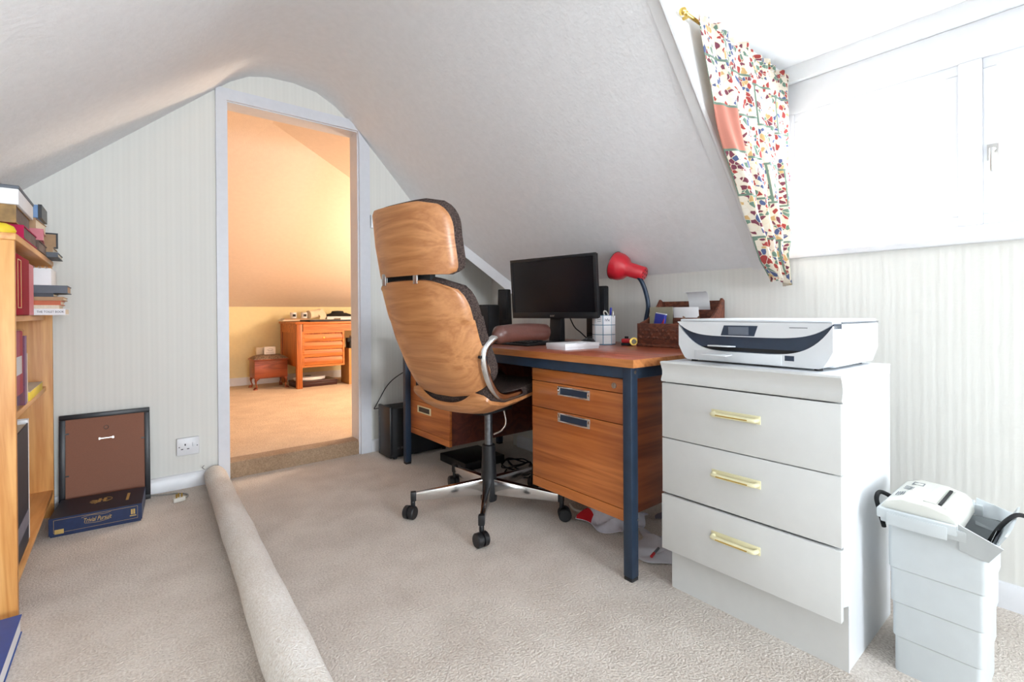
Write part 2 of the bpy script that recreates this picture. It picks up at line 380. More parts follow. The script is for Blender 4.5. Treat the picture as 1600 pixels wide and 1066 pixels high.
# ------------------------------------------------------------------ the room
XL, XR, YF, YB = -0.60, 2.076, 3.03, -4.0
PROF = [(-0.62, 1.208), (0.385, 2.106), (0.47, 2.180), (0.56, 2.235), (0.66, 2.262), (0.80, 2.268), (0.93, 2.250), (1.04, 2.195), (1.14, 2.115),
        (1.262, 1.995), (1.34, 1.915), (1.60, 1.635), (2.085, 1.076)]
def slab(pts, y0, y1, th=0.06):
    """ceiling slab over profile pts, from y0 to y1 (y1 may be a list)"""
    n = len(pts); y1 = y1 if isinstance(y1, list) else [y1]*n
    mb = MB(); lo = []; hi = []
    for i, (x, z) in enumerate(pts):
        a = pts[max(i-1, 0)]; b = pts[min(i+1, n-1)]
        d = Vector((b[0]-a[0], b[1]-a[1])).normalized(); nx, nz = -d.y*th, d.x*th
        lo += [(x, y0, z), (x, y1[i], z)]; hi += [(x+nx, y0, z+nz), (x+nx, y1[i], z+nz)]
    fs = []; K = 2*n
    for i in range(n-1):
        a, b, c, d = 2*i, 2*i+1, 2*i+3, 2*i+2
        fs += [(a, b, c, d), (K+d, K+c, K+b, K+a), (a, d, K+d, K+a), (b, K+b, K+c, c)]
    fs += [(0, K, K+1, 1), (K-2, K-1, 2*K-1, 2*K-2)]
    return mb.add(lo+hi, fs)
struct('floor', B(XL-0.02, 2.28, YB, YF+0.02, -0.08, 0.0), 'carpet')
# far wall with the door opening (a concave outline under the ceiling line)
out = [(XL, 0), (0.450, 0), (0.450, 2.070), (1.183, 2.070), (1.183, 0), (2.26, 0), (2.26, 1.40), (1.62, 1.66)] + \
      [(x, z+0.03) for x, z in reversed(PROF[1:11])] + [(XL, 1.255)]
wf = struct('wall_far', MB().prism(out, 'y', YF, YF+0.10), 'wallpaper', smooth=0)
struct('wall_left', B(XL-0.08, XL, YB, YF, 0, 1.25), 'wallpaper')
struct('wall_right', B(XR, XR+0.10, YB, 2.56, 0, 1.10), 'wallpaper')
struct('wall_alcove', MB().box(2.25, 2.33, 2.48, YF, 0, 1.35).box(XR+0.02, 2.25, 2.47, 2.545, 0, 1.11), 'wallpaper')
# ceilings
P1 = [p for p in PROF]
DY0, DY1, DZ = -0.47, 0.893, 1.94
xd = 1.34-(DZ-1.915)/((1.995-1.915)/(1.34-1.262))
struct('ceiling', slab(PROF[:9]+[(1.262, 1.995), (xd, DZ)], YB, YF+0.09), 'ceiling_paint', smooth=60)
low = [(xd, DZ), (1.60, 1.635), (2.085, 1.076)]
struct('ceiling_slope_right', slab(low, DY1, [YF+0.02, YF+0.02, 2.545]), 'ceiling_paint')
struct('ceiling_slope_behind', slab(low, YB, DY0), 'ceiling_paint')
struct('ceiling_alcove', MB().add([(1.60, 3.04, 1.66), (2.10, 2.53, 1.09), (2.30, 2.50, 1.09), (2.30, 3.04, 1.33),
       (1.60, 3.04, 1.70), (2.10, 2.53, 1.13), (2.30, 2.50, 1.13), (2.30, 3.04, 1.37)],
       [(0, 1, 2, 3), (7, 6, 5, 4), (0, 4, 5, 1), (1, 5, 6, 2), (2, 6, 7, 3), (3, 7, 4, 0)]), 'ceiling_paint')
# board along the cut edge of the slope
p0, p1 = Vector((1.60, 3.03, 1.632)), Vector((2.085, 2.535, 1.074)); dd = (p1-p0).normalized(); out_ = Vector((-0.7, -0.7, 0))*0.018
vs = []
for p in (p0, p1):
    for z in (0.012, -0.066):
        for k in (0, 1): vs.append(p+Vector((0, 0, z))+out_*k)
struct('trim_1', MB().add(vs, [(0, 1, 3, 2), (4, 6, 7, 5), (0, 4, 5, 1), (2, 3, 7, 6), (0, 2, 6, 4), (1, 5, 7, 3)]), 'gloss_white')
# dormer
chk = [(xd-0.01, DZ+0.01), (2.36, DZ+0.01), (2.36, 1.06), (2.09, 1.06)]
struct('wall_dormer_left', MB().prism(chk, 'y', DY1-0.004, DY1+0.05), 'dormer_paint')
struct('wall_dormer_right', MB().prism(chk, 'y', DY0-0.05, DY0+0.004), 'dormer_paint')
struct('ceiling_dormer', B(xd-0.012, 2.38, DY0-0.03, DY1+0.03, DZ, DZ+0.06), 'dormer_paint')
struct('wall_dormer_apron', B(XR+0.002, 2.36, DY0, DY1, 1.0, 1.108), 'wallpaper')
struct('trim_2', B(2.055, 2.27, DY0, DY1, 1.108, 1.132), 'gloss_white', bevel=0.006)
struct('trim_3', B(2.215, 2.36, DY0, DY1, 1.872, DZ), 'dormer_paint')
# dormer edge bead on the slope
e0, e1 = Vector((xd, DY1+0.004, DZ-0.004)), Vector((2.07, DY1+0.004, 1.087))
struct('trim_4', MB().tube([e0, e1], 0.009, 8, 0), 'dormer_paint')
# window: frame, mullion, casement, panes
wn = bpy.data.objects.new('window_1', None); COL.objects.link(wn); wn.location = (2.27, 0.2, 1.132); wn['kind'] = 'structure'
WX0, WX1 = 2.235, 2.285; WZ0, WZ1 = 1.132, 1.872
fr = MB().box(WX0, WX1, DY0, DY1, WZ0, WZ0+0.055).box(WX0, WX1, DY0, DY1, WZ1-0.13, WZ1)
fr.box(WX0, WX1, DY0, DY0+0.05, WZ0+0.055, WZ1-0.13).box(WX0, WX1, DY1-0.05, DY1, WZ0+0.055, WZ1-0.13)
build('frame', fr, 'gloss_white', wn, bevel=0.004)
build('mullion', B(WX0-0.004, WX1, 0.262, 0.322, WZ0+0.055, WZ1-0.13), 'gloss_white', wn, bevel=0.004)
build('mullion', B(WX0-0.004, WX1, -0.20, -0.14, WZ0+0.055, WZ1-0.13), 'gloss_white', wn, bevel=0.004)
for (a, b) in ((-0.14, 0.262), (0.322, DY1-0.05), (DY0+0.05, -0.20)):
    c = MB(); z0, z1 = WZ0+0.055, WZ1-0.13
    c.box(WX0+0.006, WX1-0.006, a, b, z0, z0+0.035).box(WX0+0.006, WX1-0.006, a, b, z1-0.035, z1)
    c.box(WX0+0.006, WX1-0.006, a, a+0.035, z0+0.035, z1-0.035).box(WX0+0.006, WX1-0.006, b-0.035, b, z0+0.035, z1-0.035)
    sash = build('casement', c, 'gloss_white', wn, bevel=0.003)
    for k in range(2):
        zz0 = z0+0.035+k*0.24; zz1 = min(zz0+0.236, z1-0.035)
        build('pane', B(2.258, 2.262, a+0.035, b-0.035, zz0, zz1), 'glass', sash)
    build('glazing_bar', B(2.250, 2.270, a+0.035, b-0.035, z0+0.264, z0+0.278), 'gloss_white', sash)
h = MB().box(WX0-0.014, WX0-0.002, 0.222, 0.250, 1.395, 1.445).cyl((WX0-0.014, 0.236, 1.425), (WX0-0.040, 0.236, 1.425), 0.008).tube([(WX0-0.04, 0.236, 1.425), (WX0-0.045, 0.236, 1.40), (WX0-0.042, 0.236, 1.35)], 0.006)
build('window_handle', h, 'brushed', wn, bevel=0)
# rear gable wall; its unseen window is added to let fill light in
gw = bpy.data.objects.new('wall_back', None)
bk = MB().box(XL-0.1, 0.05, YB-0.08, YB, 0, 2.4).box(1.40, 2.3, YB-0.08, YB, 0, 2.4).box(0.05, 1.40, YB-0.08, YB, 0, 0.50).box(0.05, 1.40, YB-0.08, YB, 1.60, 2.4)
struct('wall_back', bk, 'wallpaper')
wn2 = bpy.data.objects.new('added_rear_window', None); COL.objects.link(wn2); wn2.location = (0.725, YB-0.04, 0.50); wn2['kind'] = 'structure'
c = MB().box(0.05, 1.40, YB-0.06, YB-0.01, 0.50, 0.55).box(0.05, 1.40, YB-0.06, YB-0.01, 1.55, 1.60).box(0.05, 0.10, YB-0.06, YB-0.01, 0.55, 1.55).box(1.35, 1.40, YB-0.06, YB-0.01, 0.55, 1.55).box(0.70, 0.75, YB-0.06, YB-0.01, 0.55, 1.55)
build('frame', c, 'gloss_white', wn2)
for a, b in ((0.10, 0.70), (0.75, 1.35)): build('pane', B(a, b, YB-0.038, YB-0.034, 0.55, 1.55), 'glass', wn2)
# skirting
def skirting(name, x0, x1, y0, y1, ax):
    if ax == 'y': prof = [(x0, 0), (x1, 0), (x1, 0.055), (x1+(x0-x1)*0.5, 0.072), (x0, 0.075)]; mb = MB().prism(prof, 'y', y0, y1)
    else: prof = [(y0, 0), (y1, 0), (y1, 0.075), (y0+(y1-y0)*0.5, 0.072), (y0, 0.055)]; mb = MB().prism(prof, 'x', x0, x1)
    return struct(name, mb, 'gloss_white')
skirting('baseboard_right', XR, XR-0.018, YB, 2.50, 'y')
skirting('baseboard_left', XL, XL+0.018, YB, YF, 'y')
skirting('baseboard_far', XL, 0.398, YF-0.018, YF, 'x')
skirting('baseboard_far_alcove', 1.258, 2.25, YF-0.018, YF, 'x')
# door lining and architrave, top right corner cut off by the slope
fm_ = MB().box(0.398, 0.450, YF-0.020, YF, 0, 2.132).box(1.187, 1.256, YF-0.020, YF, 0, 1.985)
fm_.prism([(0.450, 2.070), (1.187, 2.070), (1.187, 1.985), (1.256, 1.985), (1.160, 2.092), (1.142, 2.132), (0.450, 2.132)][:3]+[(1.180, 2.072), (1.160, 2.092), (1.142, 2.132), (0.450, 2.132)], 'y', YF-0.020, YF)
fm_.add([(1.187, YF-0.02, 1.985), (1.256, YF-0.02, 1.985), (1.187, YF-0.02, 2.063), (1.187, YF, 1.985), (1.256, YF, 1.985), (1.187, YF, 2.063)], [(0, 1, 2), (5, 4, 3), (0, 3, 4, 1), (1, 4, 5, 2), (2, 5, 3, 0)])
struct('door_frame', fm_, 'door_paint')
struct('door_lining', MB().box(0.446, 0.455, YF-0.004, YF+0.12, 0, 2.064).box(1.178, 1.190, YF-0.004, YF+0.12, 0, 2.064).box(0.446, 1.190, YF-0.004, YF+0.12, 2.064, 2.074), 'door_paint')
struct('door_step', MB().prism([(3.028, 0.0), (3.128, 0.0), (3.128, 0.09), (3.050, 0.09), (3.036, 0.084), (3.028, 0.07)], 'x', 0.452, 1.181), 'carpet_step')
# ------------------------------------------------------------------ the room beyond the door
F0 = 0.09; YK = 6.24
struct('floor_far_room', B(-0.7, 3.1, YF+0.10, YK+0.05, 0.0, F0), 'carpet_far')
struct('wall_far_room_back', B(-0.7, 3.1, YK, YK+0.08, F0, 1.02), 'wall_far_knee')
struct('wall_far_room_left', B(-0.72, -0.64, YF+0.10, YK, F0, 2.3), 'wall_far_room')
struct('wall_far_room_right', B(3.0, 3.08, YF+0.10, YK, F0, 2.3), 'wall_far_room')
struct('wall_far_room_front', MB().box(-0.7, 0.446, YF+0.101, YF+0.118, F0, 2.32).box(1.19, 3.1, YF+0.101, YF+0.118, F0, 2.32).box(0.446, 1.19, YF+0.101, YF+0.118, 2.074, 2.32), 'wall_far_room')
struct('baseboard_far_room', B(-0.64, 3.0, YK-0.018, YK, F0, F0+0.09), 'gloss_white')
def poly(pts, up=0.05):
    n = len(pts); mb = MB()
    return mb.add([Vector(p) for p in pts]+[Vector(p)+Vector((0, 0, up)) for p in pts], [tuple(range(n)), tuple(range(2*n-1, n-1, -1))]+[(i, n+i, n+(i+1) % n, (i+1) % n) for i in range(n)])
S = lambda y: 0.99+0.483*(YK-y)
struct('ceiling_far_room_slope', poly([(-0.7, YK, 0.99), (3.1, YK, 0.99), (3.1, 4.92, S(4.92)), (0.825, 3.66, 2.236), (-0.7, YK, 0.99)][:4]), 'wall_far_room')
struct('ceiling_far_room_hip', poly([(-0.7, YK, 0.99), (0.825, 3.66, 2.236), (-0.7, 3.50, 2.236)]), 'wall_far_room')
struct('ceiling_far_room_flat', poly([(-0.7, 3.13, 2.237), (0.83, 3.13, 2.237), (0.825, 3.66, 2.236), (-0.7, 3.50, 2.236)]), 'wall_far_room')
struct('ceiling_far_room_right', poly([(0.83, 3.13, 2.237), (3.1, 3.13, 1.63), (3.1, 4.92, 1.63), (0.825, 3.66, 2.236)]), 'wall_far_room')

# ------------------------------------------------------------------ rolled carpet
ro = thing('carpet_roll', 'long rolled-up length of cream carpet lying across the floor to the doorway', 'carpet roll', (0.345, 2.0, 0))
rb = MB(); n = 28; rings = []
def rollpt(t): return (0.378-0.068*t/1.8, 3.0-t, 0.0505+0.0095*min(t/1.8, 1))
vs = []; ts = [i*0.06 for i in range(0, 76)]
for i, t in enumerate(ts):
    x, y, r = rollpt(t); rr = r*(1+0.02*math.sin(t*9)+0.015*math.sin(t*23))
    if i == 0: rr *= 0.93
    for k in range(n):
        a = 2*PI*k/n; q = rr*(1+0.012*math.sin(5*a+t*6))
        vs.append((x+q*math.cos(a), y, max(0.002, r+q*math.sin(a)*(0.97))))
fs = [tuple(range(n)), tuple(range(len(ts)*n-1, (len(ts)-1)*n-1, -1))]
for i in range(len(ts)-1): fs += [(i*n+k, i*n+(k+1) % n, (i+1)*n+(k+1) % n, (i+1)*n+k) for k in range(n)]
rb.add(vs, fs); build('roll', rb, 'carpet_roll', ro, smooth=80)
sp = []
for k in range(60):
    a = k*0.42; r = 0.006+0.038*k/60; sp.append((0.378+r*math.cos(a), 3.002, 0.05+r*math.sin(a)))
build('rolled_edge', MB().tube(sp, 0.0022, 5, 0), 'carpet_step', ro)
build('backing_thread', MB().tube([(0.332, 2.998, 0.085), (0.322, 2.985, 0.10), (0.328, 2.975, 0.112), (0.318, 2.965, 0.104)], 0.0016, 5), 'cable_grey', ro)

# ------------------------------------------------------------------ bookcase and what stands on it
BX = -0.243
bc = thing('bookcase', 'low open pine bookcase at the left edge with books on its shelves', 'bookcase', (-0.38, 2.5, 0))
for (y0, y1) in ((2.005, 2.027), (2.968, 2.990)): build('side_panel', B(-0.52, BX, y0, y1, 0, 1.122), 'pine', bc, bevel=0.002)
build('top_board', B(-0.52, BX+0.004, 2.003, 2.992, 1.122, 1.143), 'pine_shelf', bc, bevel=0.003)
for z in (0.588, 0.903): build('shelf', B(-0.51, BX-0.022, 2.027, 2.968, z-0.021, z), 'pine_shelf', bc, bevel=0.003)
build('bottom_shelf', B(-0.51, BX-0.003, 2.027, 2.968, 0.100, 0.122), 'pine_shelf', bc, bevel=0.002)
build('plinth', B(-0.50, -0.40, 2.027, 2.968, 0.0, 0.10), 'pine_shelf', bc)
build('back_panel', B(-0.52, -0.511, 2.027, 2.968, 0.0, 1.122), 'pine', bc)
def book(name, label, cat, x0, x1, y0, y1, z0, z1, cover, pages='pages', spine='y-', rotz=0, group=None, tilt=0, th=0.003):
    """closed book: cover boards and spine, page block as its own part; spine on the named side"""
    cx, cy = (x0+x1)/2, (y0+y1)/2
    t = thing(name, label, cat, (cx, cy, z0), rotz, group)
    if tilt: t.rotation_euler = (tilt[0], tilt[1], rotz)
    a, b, c = (x1-x0)/2, (y1-y0)/2, z1-z0
    flat = c < min(x1-x0, y1-y0)
    cv = MB(); pg = MB(); e = 0.003
    if flat:
        cv.box(-a, a, -b, b, 0, th).box(-a, a, -b, b, c-th, c)
        X0, X1, Y0, Y1 = -a+e, a-e, -b+e, b-e
        if spine == 'y-': cv.box(-a, a, -b, -b+th, th, c-th); Y0 = -b+th
        if spine == 'x+': cv.box(a-th, a, -b, b, th, c-th); X1 = a-th
        if spine == 'x-': cv.box(-a, -a+th, -b, b, th, c-th); X0 = -a+th
        pg.box(X0, X1, Y0, Y1, th, c-th)
    else:   # standing, spine to x+
        if (y1-y0) < (x1-x0):
            cv.box(-a, a, -b, -b+th, 0, c).box(-a, a, b-th, b, 0, c).box(a-th, a, -b+th, b-th, 0, c)
            pg.box(-a+e, a-th, -b+th, b-th, e, c-e)
        else:
            cv.box(-a, -a+th, -b, b, 0, c).box(a-th, a, -b, b, 0, c).box(-a+th, a-th, -b, -b+th, 0, c)
            pg.box(-a+th, a-th, -b+th, b-e, e, c-e)
    build('cover', cv, cover, t, world=False); build('page_block', pg, pages, t, world=False)
    return t
# on top
b = book('picture_book', 'mottled gold and brown book under the white box on top of the bookcase', 'book', -0.43, -0.250, 2.10, 2.40, 1.186, 1.240, 'book_mottled', 'book_umber')
b = book('magazine_file', 'magenta folder at the bottom of the pile under the white box', 'folder', -0.43, -0.238, 2.14, 2.44, 1.1435, 1.186, 'magenta', 'book_umber')
wb = thing('storage_box', 'white box with a dark lid edge topping the left pile on the bookcase', 'box', (-0.34, 2.25, 1.240))
build('box_body', B(-0.44, -0.243, 2.09, 2.40, 1.240, 1.288), 'paper', wb, bevel=0.002); build('box_lid', B(-0.442, -0.241, 2.088, 2.402, 1.288, 1.298), 'book_slate', wb, bevel=0.002)
book('hardback_book', 'dark brown hardback lying under the cream book on the bookcase top', 'book', -0.43, -0.236, 2.47, 2.72, 1.1435, 1.180, 'book_umber', 'book_umber')
book('hardback_book', 'cream and magenta book lying askew under the blue box on the bookcase', 'book', -0.42, -0.232, 2.47, 2.70, 1.180, 1.222, 'rose', 'pages', rotz=0.07)
book('hardback_book', 'tan book directly below the pale blue box on the bookcase top', 'book', -0.42, -0.240, 2.49, 2.70, 1.222, 1.262, 'book_tan', 'pages', rotz=-0.05)
bb = thing('file_box', 'pale blue box with a black end topping the right pile on the bookcase', 'box', (-0.33, 2.58, 1.262))
build('box_body', B(-0.42, -0.238, 2.48, 2.64, 1.262, 1.310), 'book_lilacblue', bb, bevel=0.002); build('end_panel', B(-0.238, -0.228, 2.478, 2.642, 1.2622, 1.312), 'frame_black', bb)
book('notebook', 'grey notebook at the far end of the bookcase top under the small frame', 'notebook', -0.40, -0.205, 2.74, 2.95, 1.1435, 1.163, 'book_slate', 'pages')
book('notebook', 'cream spiral notebook on the grey one at the far end of the bookcase top', 'notebook', -0.40, -0.222, 2.76, 2.95, 1.163, 1.188, 'book_tan', 'pages')
pf = thing('framed_photo', 'small black rimmed photo frame standing on notebooks atop the bookcase', 'frame', (-0.25, 2.84, 1.188))
build('frame_rim', MB().box(-0.290, -0.212, 2.835, 2.843, 1.188, 1.194).box(-0.290, -0.212, 2.835, 2.843, 1.248, 1.254).box(-0.290, -0.284, 2.835, 2.843, 1.194, 1.248).box(-0.218, -0.212, 2.835, 2.843, 1.194, 1.248), 'frame_black', pf)
build('picture', B(-0.284, -0.218, 2.837, 2.841, 1.194, 1.248), 'book_tan', pf)
tag(build('yellow_cloth', MB().lathe([(0.001, 0), (0.034, 0.001), (0.040, 0.012), (0.034, 0.026), (0.018, 0.034), (0.001, 0.036)], 16, Matrix.Translation((-0.285, 2.07, 1.1432)) @ Matrix.Diagonal((1, 0.7, 1, 1))), 'yellow'), 'crumpled yellow duster at the near end of the bookcase top', 'duster')
# upper shelf
ZS = 0.9034
book('hardback_book', 'grey book standing at the near end of the upper shelf', 'book', -0.45, BX-0.027, 2.030, 2.053, ZS, 1.085, 'book_grey')
book('hardback_book', 'thin purple book standing beside the crimson album', 'book', -0.45, BX-0.020, 2.055, 2.068, ZS, 1.080, 'book_purple')
al = thing('photo_album', 'crimson album with a gold border facing out on the upper shelf', 'album', (-0.30, 2.20, ZS))
build('cover', B(-0.34, BX-0.006, 2.072, 2.345, ZS, 1.092), 'crimson', al, bevel=0.002)
X_ = BX-0.006
build('gold_border', MB().box(X_, X_+0.0008, 2.11, 2.175, 1.075, 1.0775).box(X_, X_+0.0008, 2.11, 2.175, 0.925, 0.9275).box(X_, X_+0.0008, 2.11, 2.114, 0.9275, 1.075).box(X_, X_+0.0008, 2.171, 2.175, 0.9275, 1.075), 'gold_print', al)
book('hardback_book', 'thick rose pink book beside the crimson album', 'book', -0.45, BX-0.010, 2.35, 2.49, ZS, 1.084, 'rose', 'rose')
zs = ZS
stack = [('paperback_book', 'white paperback lettered in black at the bottom of the flat pile', 'book', 0.024, -0.172, 'paper', 'pages'),
         ('paperback_book', 'thin pale book second from the bottom of the flat pile', 'book', 0.014, -0.190, 'pages', 'pages'),
         ('paperback_book', 'orange book in the middle of the flat pile on the upper shelf', 'book', 0.018, -0.186, 'book_orange', 'pages'),
         ('paperback_book', 'tan book above the orange one in the flat pile', 'book', 0.014, -0.178, 'book_tan', 'pages'),
         ('paperback_book', 'thin black book under the slate grey one in the flat pile', 'book', 0.015, -0.206, 'book_navy', 'pages'),
         ('hardback_book', 'slate grey hardback with a tan end near the top of the flat pile', 'book', 0.030, -0.166, 'book_slate', 'book_tan')]
for k, (nm, lb, ct, h_, xr, cv, pg) in enumerate(stack):
    t = book(nm, lb, ct, -0.40, xr, 2.56+0.006*(k % 3), 2.76, zs, zs+h_, cv, pg, spine='y-'); zs += h_
    if k == 0: text('lettering', 'THE TOILET BOOK', 0.0115, 'frame_black', t, face_M(((-0.214)-(-0.286), -0.1006, 0.012), (1, 0, 0), (0, 0, 1)), xs=0.78)
sb = thing('spiral_notepad', 'white spiral bound notepad block topping the flat pile', 'notepad', (-0.30, 2.66, zs))
build('cover', B(-0.38, -0.212, 2.57, 2.76, zs, zs+0.066), 'paper', sb, bevel=0.002)
sp = MB()
for k in range(9): sp.tube([(-0.37+0.018*k+0.004*math.cos(a), 2.567+0.004*math.sin(a)*0, zs+0.068+0.005*math.sin(a)) for a in [i*PI/4 for i in range(9)]], 0.0009, 5, 0)
build('spiral', sp, 'brushed', sb)
# middle shelf
ZM = 0.5884
gb = thing('gift_bag', 'magenta packet with a white label in clear wrap on the middle shelf', 'packet', (-0.30, 2.24, ZM))
build('packet_body', B(-0.37, -0.268, 2.125, 2.365, ZM+0.045, 0.850), 'magenta', gb, bevel=0.006)
build('base_insert', B(-0.37, -0.269, 2.125, 2.22, ZM+0.0005, ZM+0.045), 'book_navy', gb)
build('label_card', B(-0.2678, -0.2666, 2.135, 2.33, 0.705, 0.765), 'paper', gb)
build('clear_wrap', B(-0.374, -0.2655, 2.118, 2.378, ZM+0.0003, 0.856), 'cellophane', gb, bevel=0.006)
book('wrapped_packet', 'slim plum purple packet standing beyond the magenta one', 'packet', -0.40, -0.266, 2.385, 2.430, ZM, 0.830, 'plum', 'plum')
book('paperback_book', 'small cream book standing beyond the plum packet', 'book', -0.40, -0.268, 2.438, 2.468, ZM, 0.765, 'pages')
yb = thing('sticky_note_block', 'yellow sticky note block at the front of the middle shelf', 'notepad', (-0.29, 2.66, ZM))
build('note_block', B(-0.36, -0.264, 2.48, 2.84, ZM, ZM+0.032), 'yellow', yb, bevel=0.002); build('top_sheet', B(-0.36, -0.264, 2.48, 2.84, ZM+0.0321, ZM+0.034), 'pages', yb)
# lower shelf
ZB = 0.1224
book('hardback_book', 'tall navy mottled book with a pale band standing on the bottom shelf', 'book', -0.310, -0.256, 2.10, 2.35, ZB, 0.530, 'book_navy', 'pages')
lb_ = bpy.data.objects[[o.name for o in bpy.data.objects if o.get('label', '').startswith('tall navy mottled')][0]]
build('spine_band', B(-0.2562, -0.2552, 2.102, 2.348, 0.185, 0.235), 'book_grey', lb_)
book('hardback_book', 'white backed book behind the tall navy one on the bottom shelf', 'book', -0.46, -0.258, 2.36, 2.39, ZB, 0.54, 'paper', 'pages')
book('hardback_book', 'royal blue book lying on the carpet against the bookcase end', 'book', -0.44, -0.229, 1.64, 1.945, 0.0, 0.052, 'book_blue', 'paper', spine='x-', rotz=-0.01)

# ------------------------------------------------------------------ frame, game box, plug, sockets
pfm = thing('framed_picture', 'black picture frame turned to the wall showing its brown hardboard back', 'frame', (-0.062, 2.955, 0.0))
pfm.rotation_euler = (math.radians(-5.5), 0, 0)
fw, fh = 0.165, 0.445
build('frame_moulding', MB().box(-fw, fw, 0, 0.02, 0, 0.022).box(-fw, fw, 0, 0.02, fh-0.022, fh).box(-fw, -fw+0.022, 0, 0.02, 0.022, fh-0.022).box(fw-0.022, fw, 0, 0.02, 0.022, fh-0.022), 'frame_black', pfm, world=False, bevel=0.002)
build('backing_board', B(-fw+0.020, fw-0.020, 0.004, 0.014, 0.020, fh-0.020), 'hardboard', pfm, world=False)
build('hanging_ring', MB().tube([(0.008*math.cos(a), 0.0025, 0.372+0.008*math.sin(a)) for a in [i*PI/8 for i in range(17)]], 0.0016, 6, 0), 'book_umber', pfm, world=False)
build('hanger_plate', MB().box(-0.026, 0.026, 0.001, 0.004, 0.320, 0.324).box(-0.028, -0.021, 0.0005, 0.004, 0.317, 0.327).box(0.021, 0.028, 0.0005, 0.004, 0.317, 0.327), 'chrome', pfm, world=False)
for (x, z) in ((fw-0.026, 0.30), (-fw+0.026, 0.17), (-fw+0.026, 0.36)): build('clip', B(x-0.008, x+0.008, 0.0005, 0.004, z-0.003, z+0.003), 'frame_black', pfm, world=False)
GX, GY = -0.078, 2.80
gm = thing('board_game_box', 'worn navy board game box with gold lettering lying before the frame', 'game box', (GX, GY, 0.0), math.radians(-4.5))
build('box_base', B(-0.146, 0.146, -0.120, 0.120, 0, 0.055), 'game_navy', gm, world=False)
build('box_lid', MB().box(-0.150, 0.150, -0.124, 0.124, 0.0735, 0.0765).box(-0.150, 0.150, -0.124, -0.1215, 0.008, 0.0735).box(-0.150, 0.150, 0.1215, 0.124, 0.008, 0.0735).box(-0.150, -0.1475, -0.1215, 0.1215, 0.008, 0.0735).box(0.1475, 0.150, -0.1215, 0.1215, 0.008, 0.0735), 'game_navy', gm, world=False)
build('lid_top_print', B(-0.148, 0.148, -0.122, 0.122, 0.0765, 0.0772), 'game_top', gm, world=False)
FM = lambda x, z: face_M((x, -0.1243, z), (1, 0, 0), (0, 0, 1))
text('lettering', 'Trivial Pursuit', 0.026, 'gold_print', gm, FM(0.0, 0.046), shear=0.35, xs=0.62)
build('gold_line', MB().box(-0.135, 0.135, -0.1247, -0.124, 0.0685, 0.0693).box(-0.135, 0.135, -0.1247, -0.124, 0.0165, 0.0173).box(-0.135, -0.1342, -0.1247, -0.124, 0.0173, 0.0685).box(0.1342, 0.135, -0.1247, -0.124, 0.0173, 0.0685), 'gold_print', gm, world=False)
build('gold_flourish', MB().tube([(-0.05, -0.1245, 0.060), (-0.02, -0.1245, 0.066), (0.02, -0.1245, 0.062), (0.045, -0.1245, 0.066)], 0.0006, 4).tube([(-0.04, -0.1245, 0.036), (0.0, -0.1245, 0.032), (0.04, -0.1245, 0.037)], 0.0006, 4), 'gold_print', gm, world=False)
build('gold_patch', B(-0.132, -0.104, -0.1248, -0.124, 0.012, 0.030), 'gold_print', gm, world=False)
em = MB().box(0.112, 0.118, -0.1248, -0.124, 0.036, 0.058).box(0.120, 0.126, -0.1248, -0.124, 0.036, 0.058).box(0.108, 0.130, -0.1248, -0.124, 0.028, 0.032)
build('gold_emblem', em, 'gold_print', gm, world=False)
em = MB()
for k in range(5):
    a = math.radians(150+k*22); em.box(0.016, 0.040, -0.0022, 0.0022, 0.0772, 0.0776, rotM((0.0, 0.02, 0), a))
em.box(-0.012, -0.002, 0.0, 0.05, 0.0772, 0.0776).box(0.006, 0.016, 0.0, 0.05, 0.0772, 0.0776).box(-0.014, 0.020, 0.022, 0.028, 0.0772, 0.0776)
em.tube([(0.032*math.cos(a)+0.004, 0.025+0.03*math.sin(a), 0.0774) for a in [math.radians(-70+i*14) for i in range(11)]], 0.0015, 4, 0)
build('top_emblem', em, 'gold_print', gm, world=False)
build('top_label', B(0.088, 0.098, -0.04, 0.06, 0.0772, 0.0776), 'gold_print', gm, world=False)
so = thing('wall_socket', 'white single switched wall socket left of the door', 'socket', (0.262, YF, 0.217))
build('face_plate', B(0.213, 0.311, YF-0.022, YF, 0.172, 0.262), 'gloss_white', so, bevel=0.004)
build('pin_hole', B(0.247, 0.252, YF-0.0226, YF-0.02, 0.222, 0.232), 'matt_black', so)
for x in (0.236, 0.262): build('pin_hole', B(x-0.005, x+0.005, YF-0.0226, YF-0.02, 0.203, 0.207), 'matt_black', so)
build('rocker', B(0.280, 0.294, YF-0.0255, YF-0.021, 0.214, 0.238), 'gloss_white', so, bevel=0.002)
for x in (0.224, 0.302): build('screw', MB().cyl((x, YF-0.0228, 0.217), (x, YF-0.02, 0.217), 0.003, n=10), 'grey_steel', so)
sw = thing('light_switch', 'white light switch plate on the wall behind the headrest', 'switch', (1.30, YF, 1.505))
build('face_plate', B(1.264, 1.346, YF-0.016, YF, 1.460, 1.546), 'gloss_white', sw, bevel=0.004); build('rocker', B(1.298, 1.312, YF-0.02, YF-0.015, 1.49, 1.516), 'gloss_white', sw, bevel=0.002)
pl = thing('mains_plug', 'loose white three pin plug on its cable by the game box', 'plug', (0.207, 2.82, 0.0))
PM = rotM((0.207, 2.815, 0.0), math.radians(12))
build('plug_body', MB().prism([(-0.024, -0.012), (0.024, -0.012), (0.026, 0.004), (0.016, 0.016), (-0.016, 0.016), (-0.026, 0.004)], 'z', 0.002, 0.022, PM), 'cable_white', pl, bevel=0.003)
for x in (-0.011, 0.011, 0.0): build('pin', B(x-0.003, x+0.003, -0.004 if x else 0.004, 0.0 if x else 0.010, 0.020, 0.040, PM), 'brass', pl)
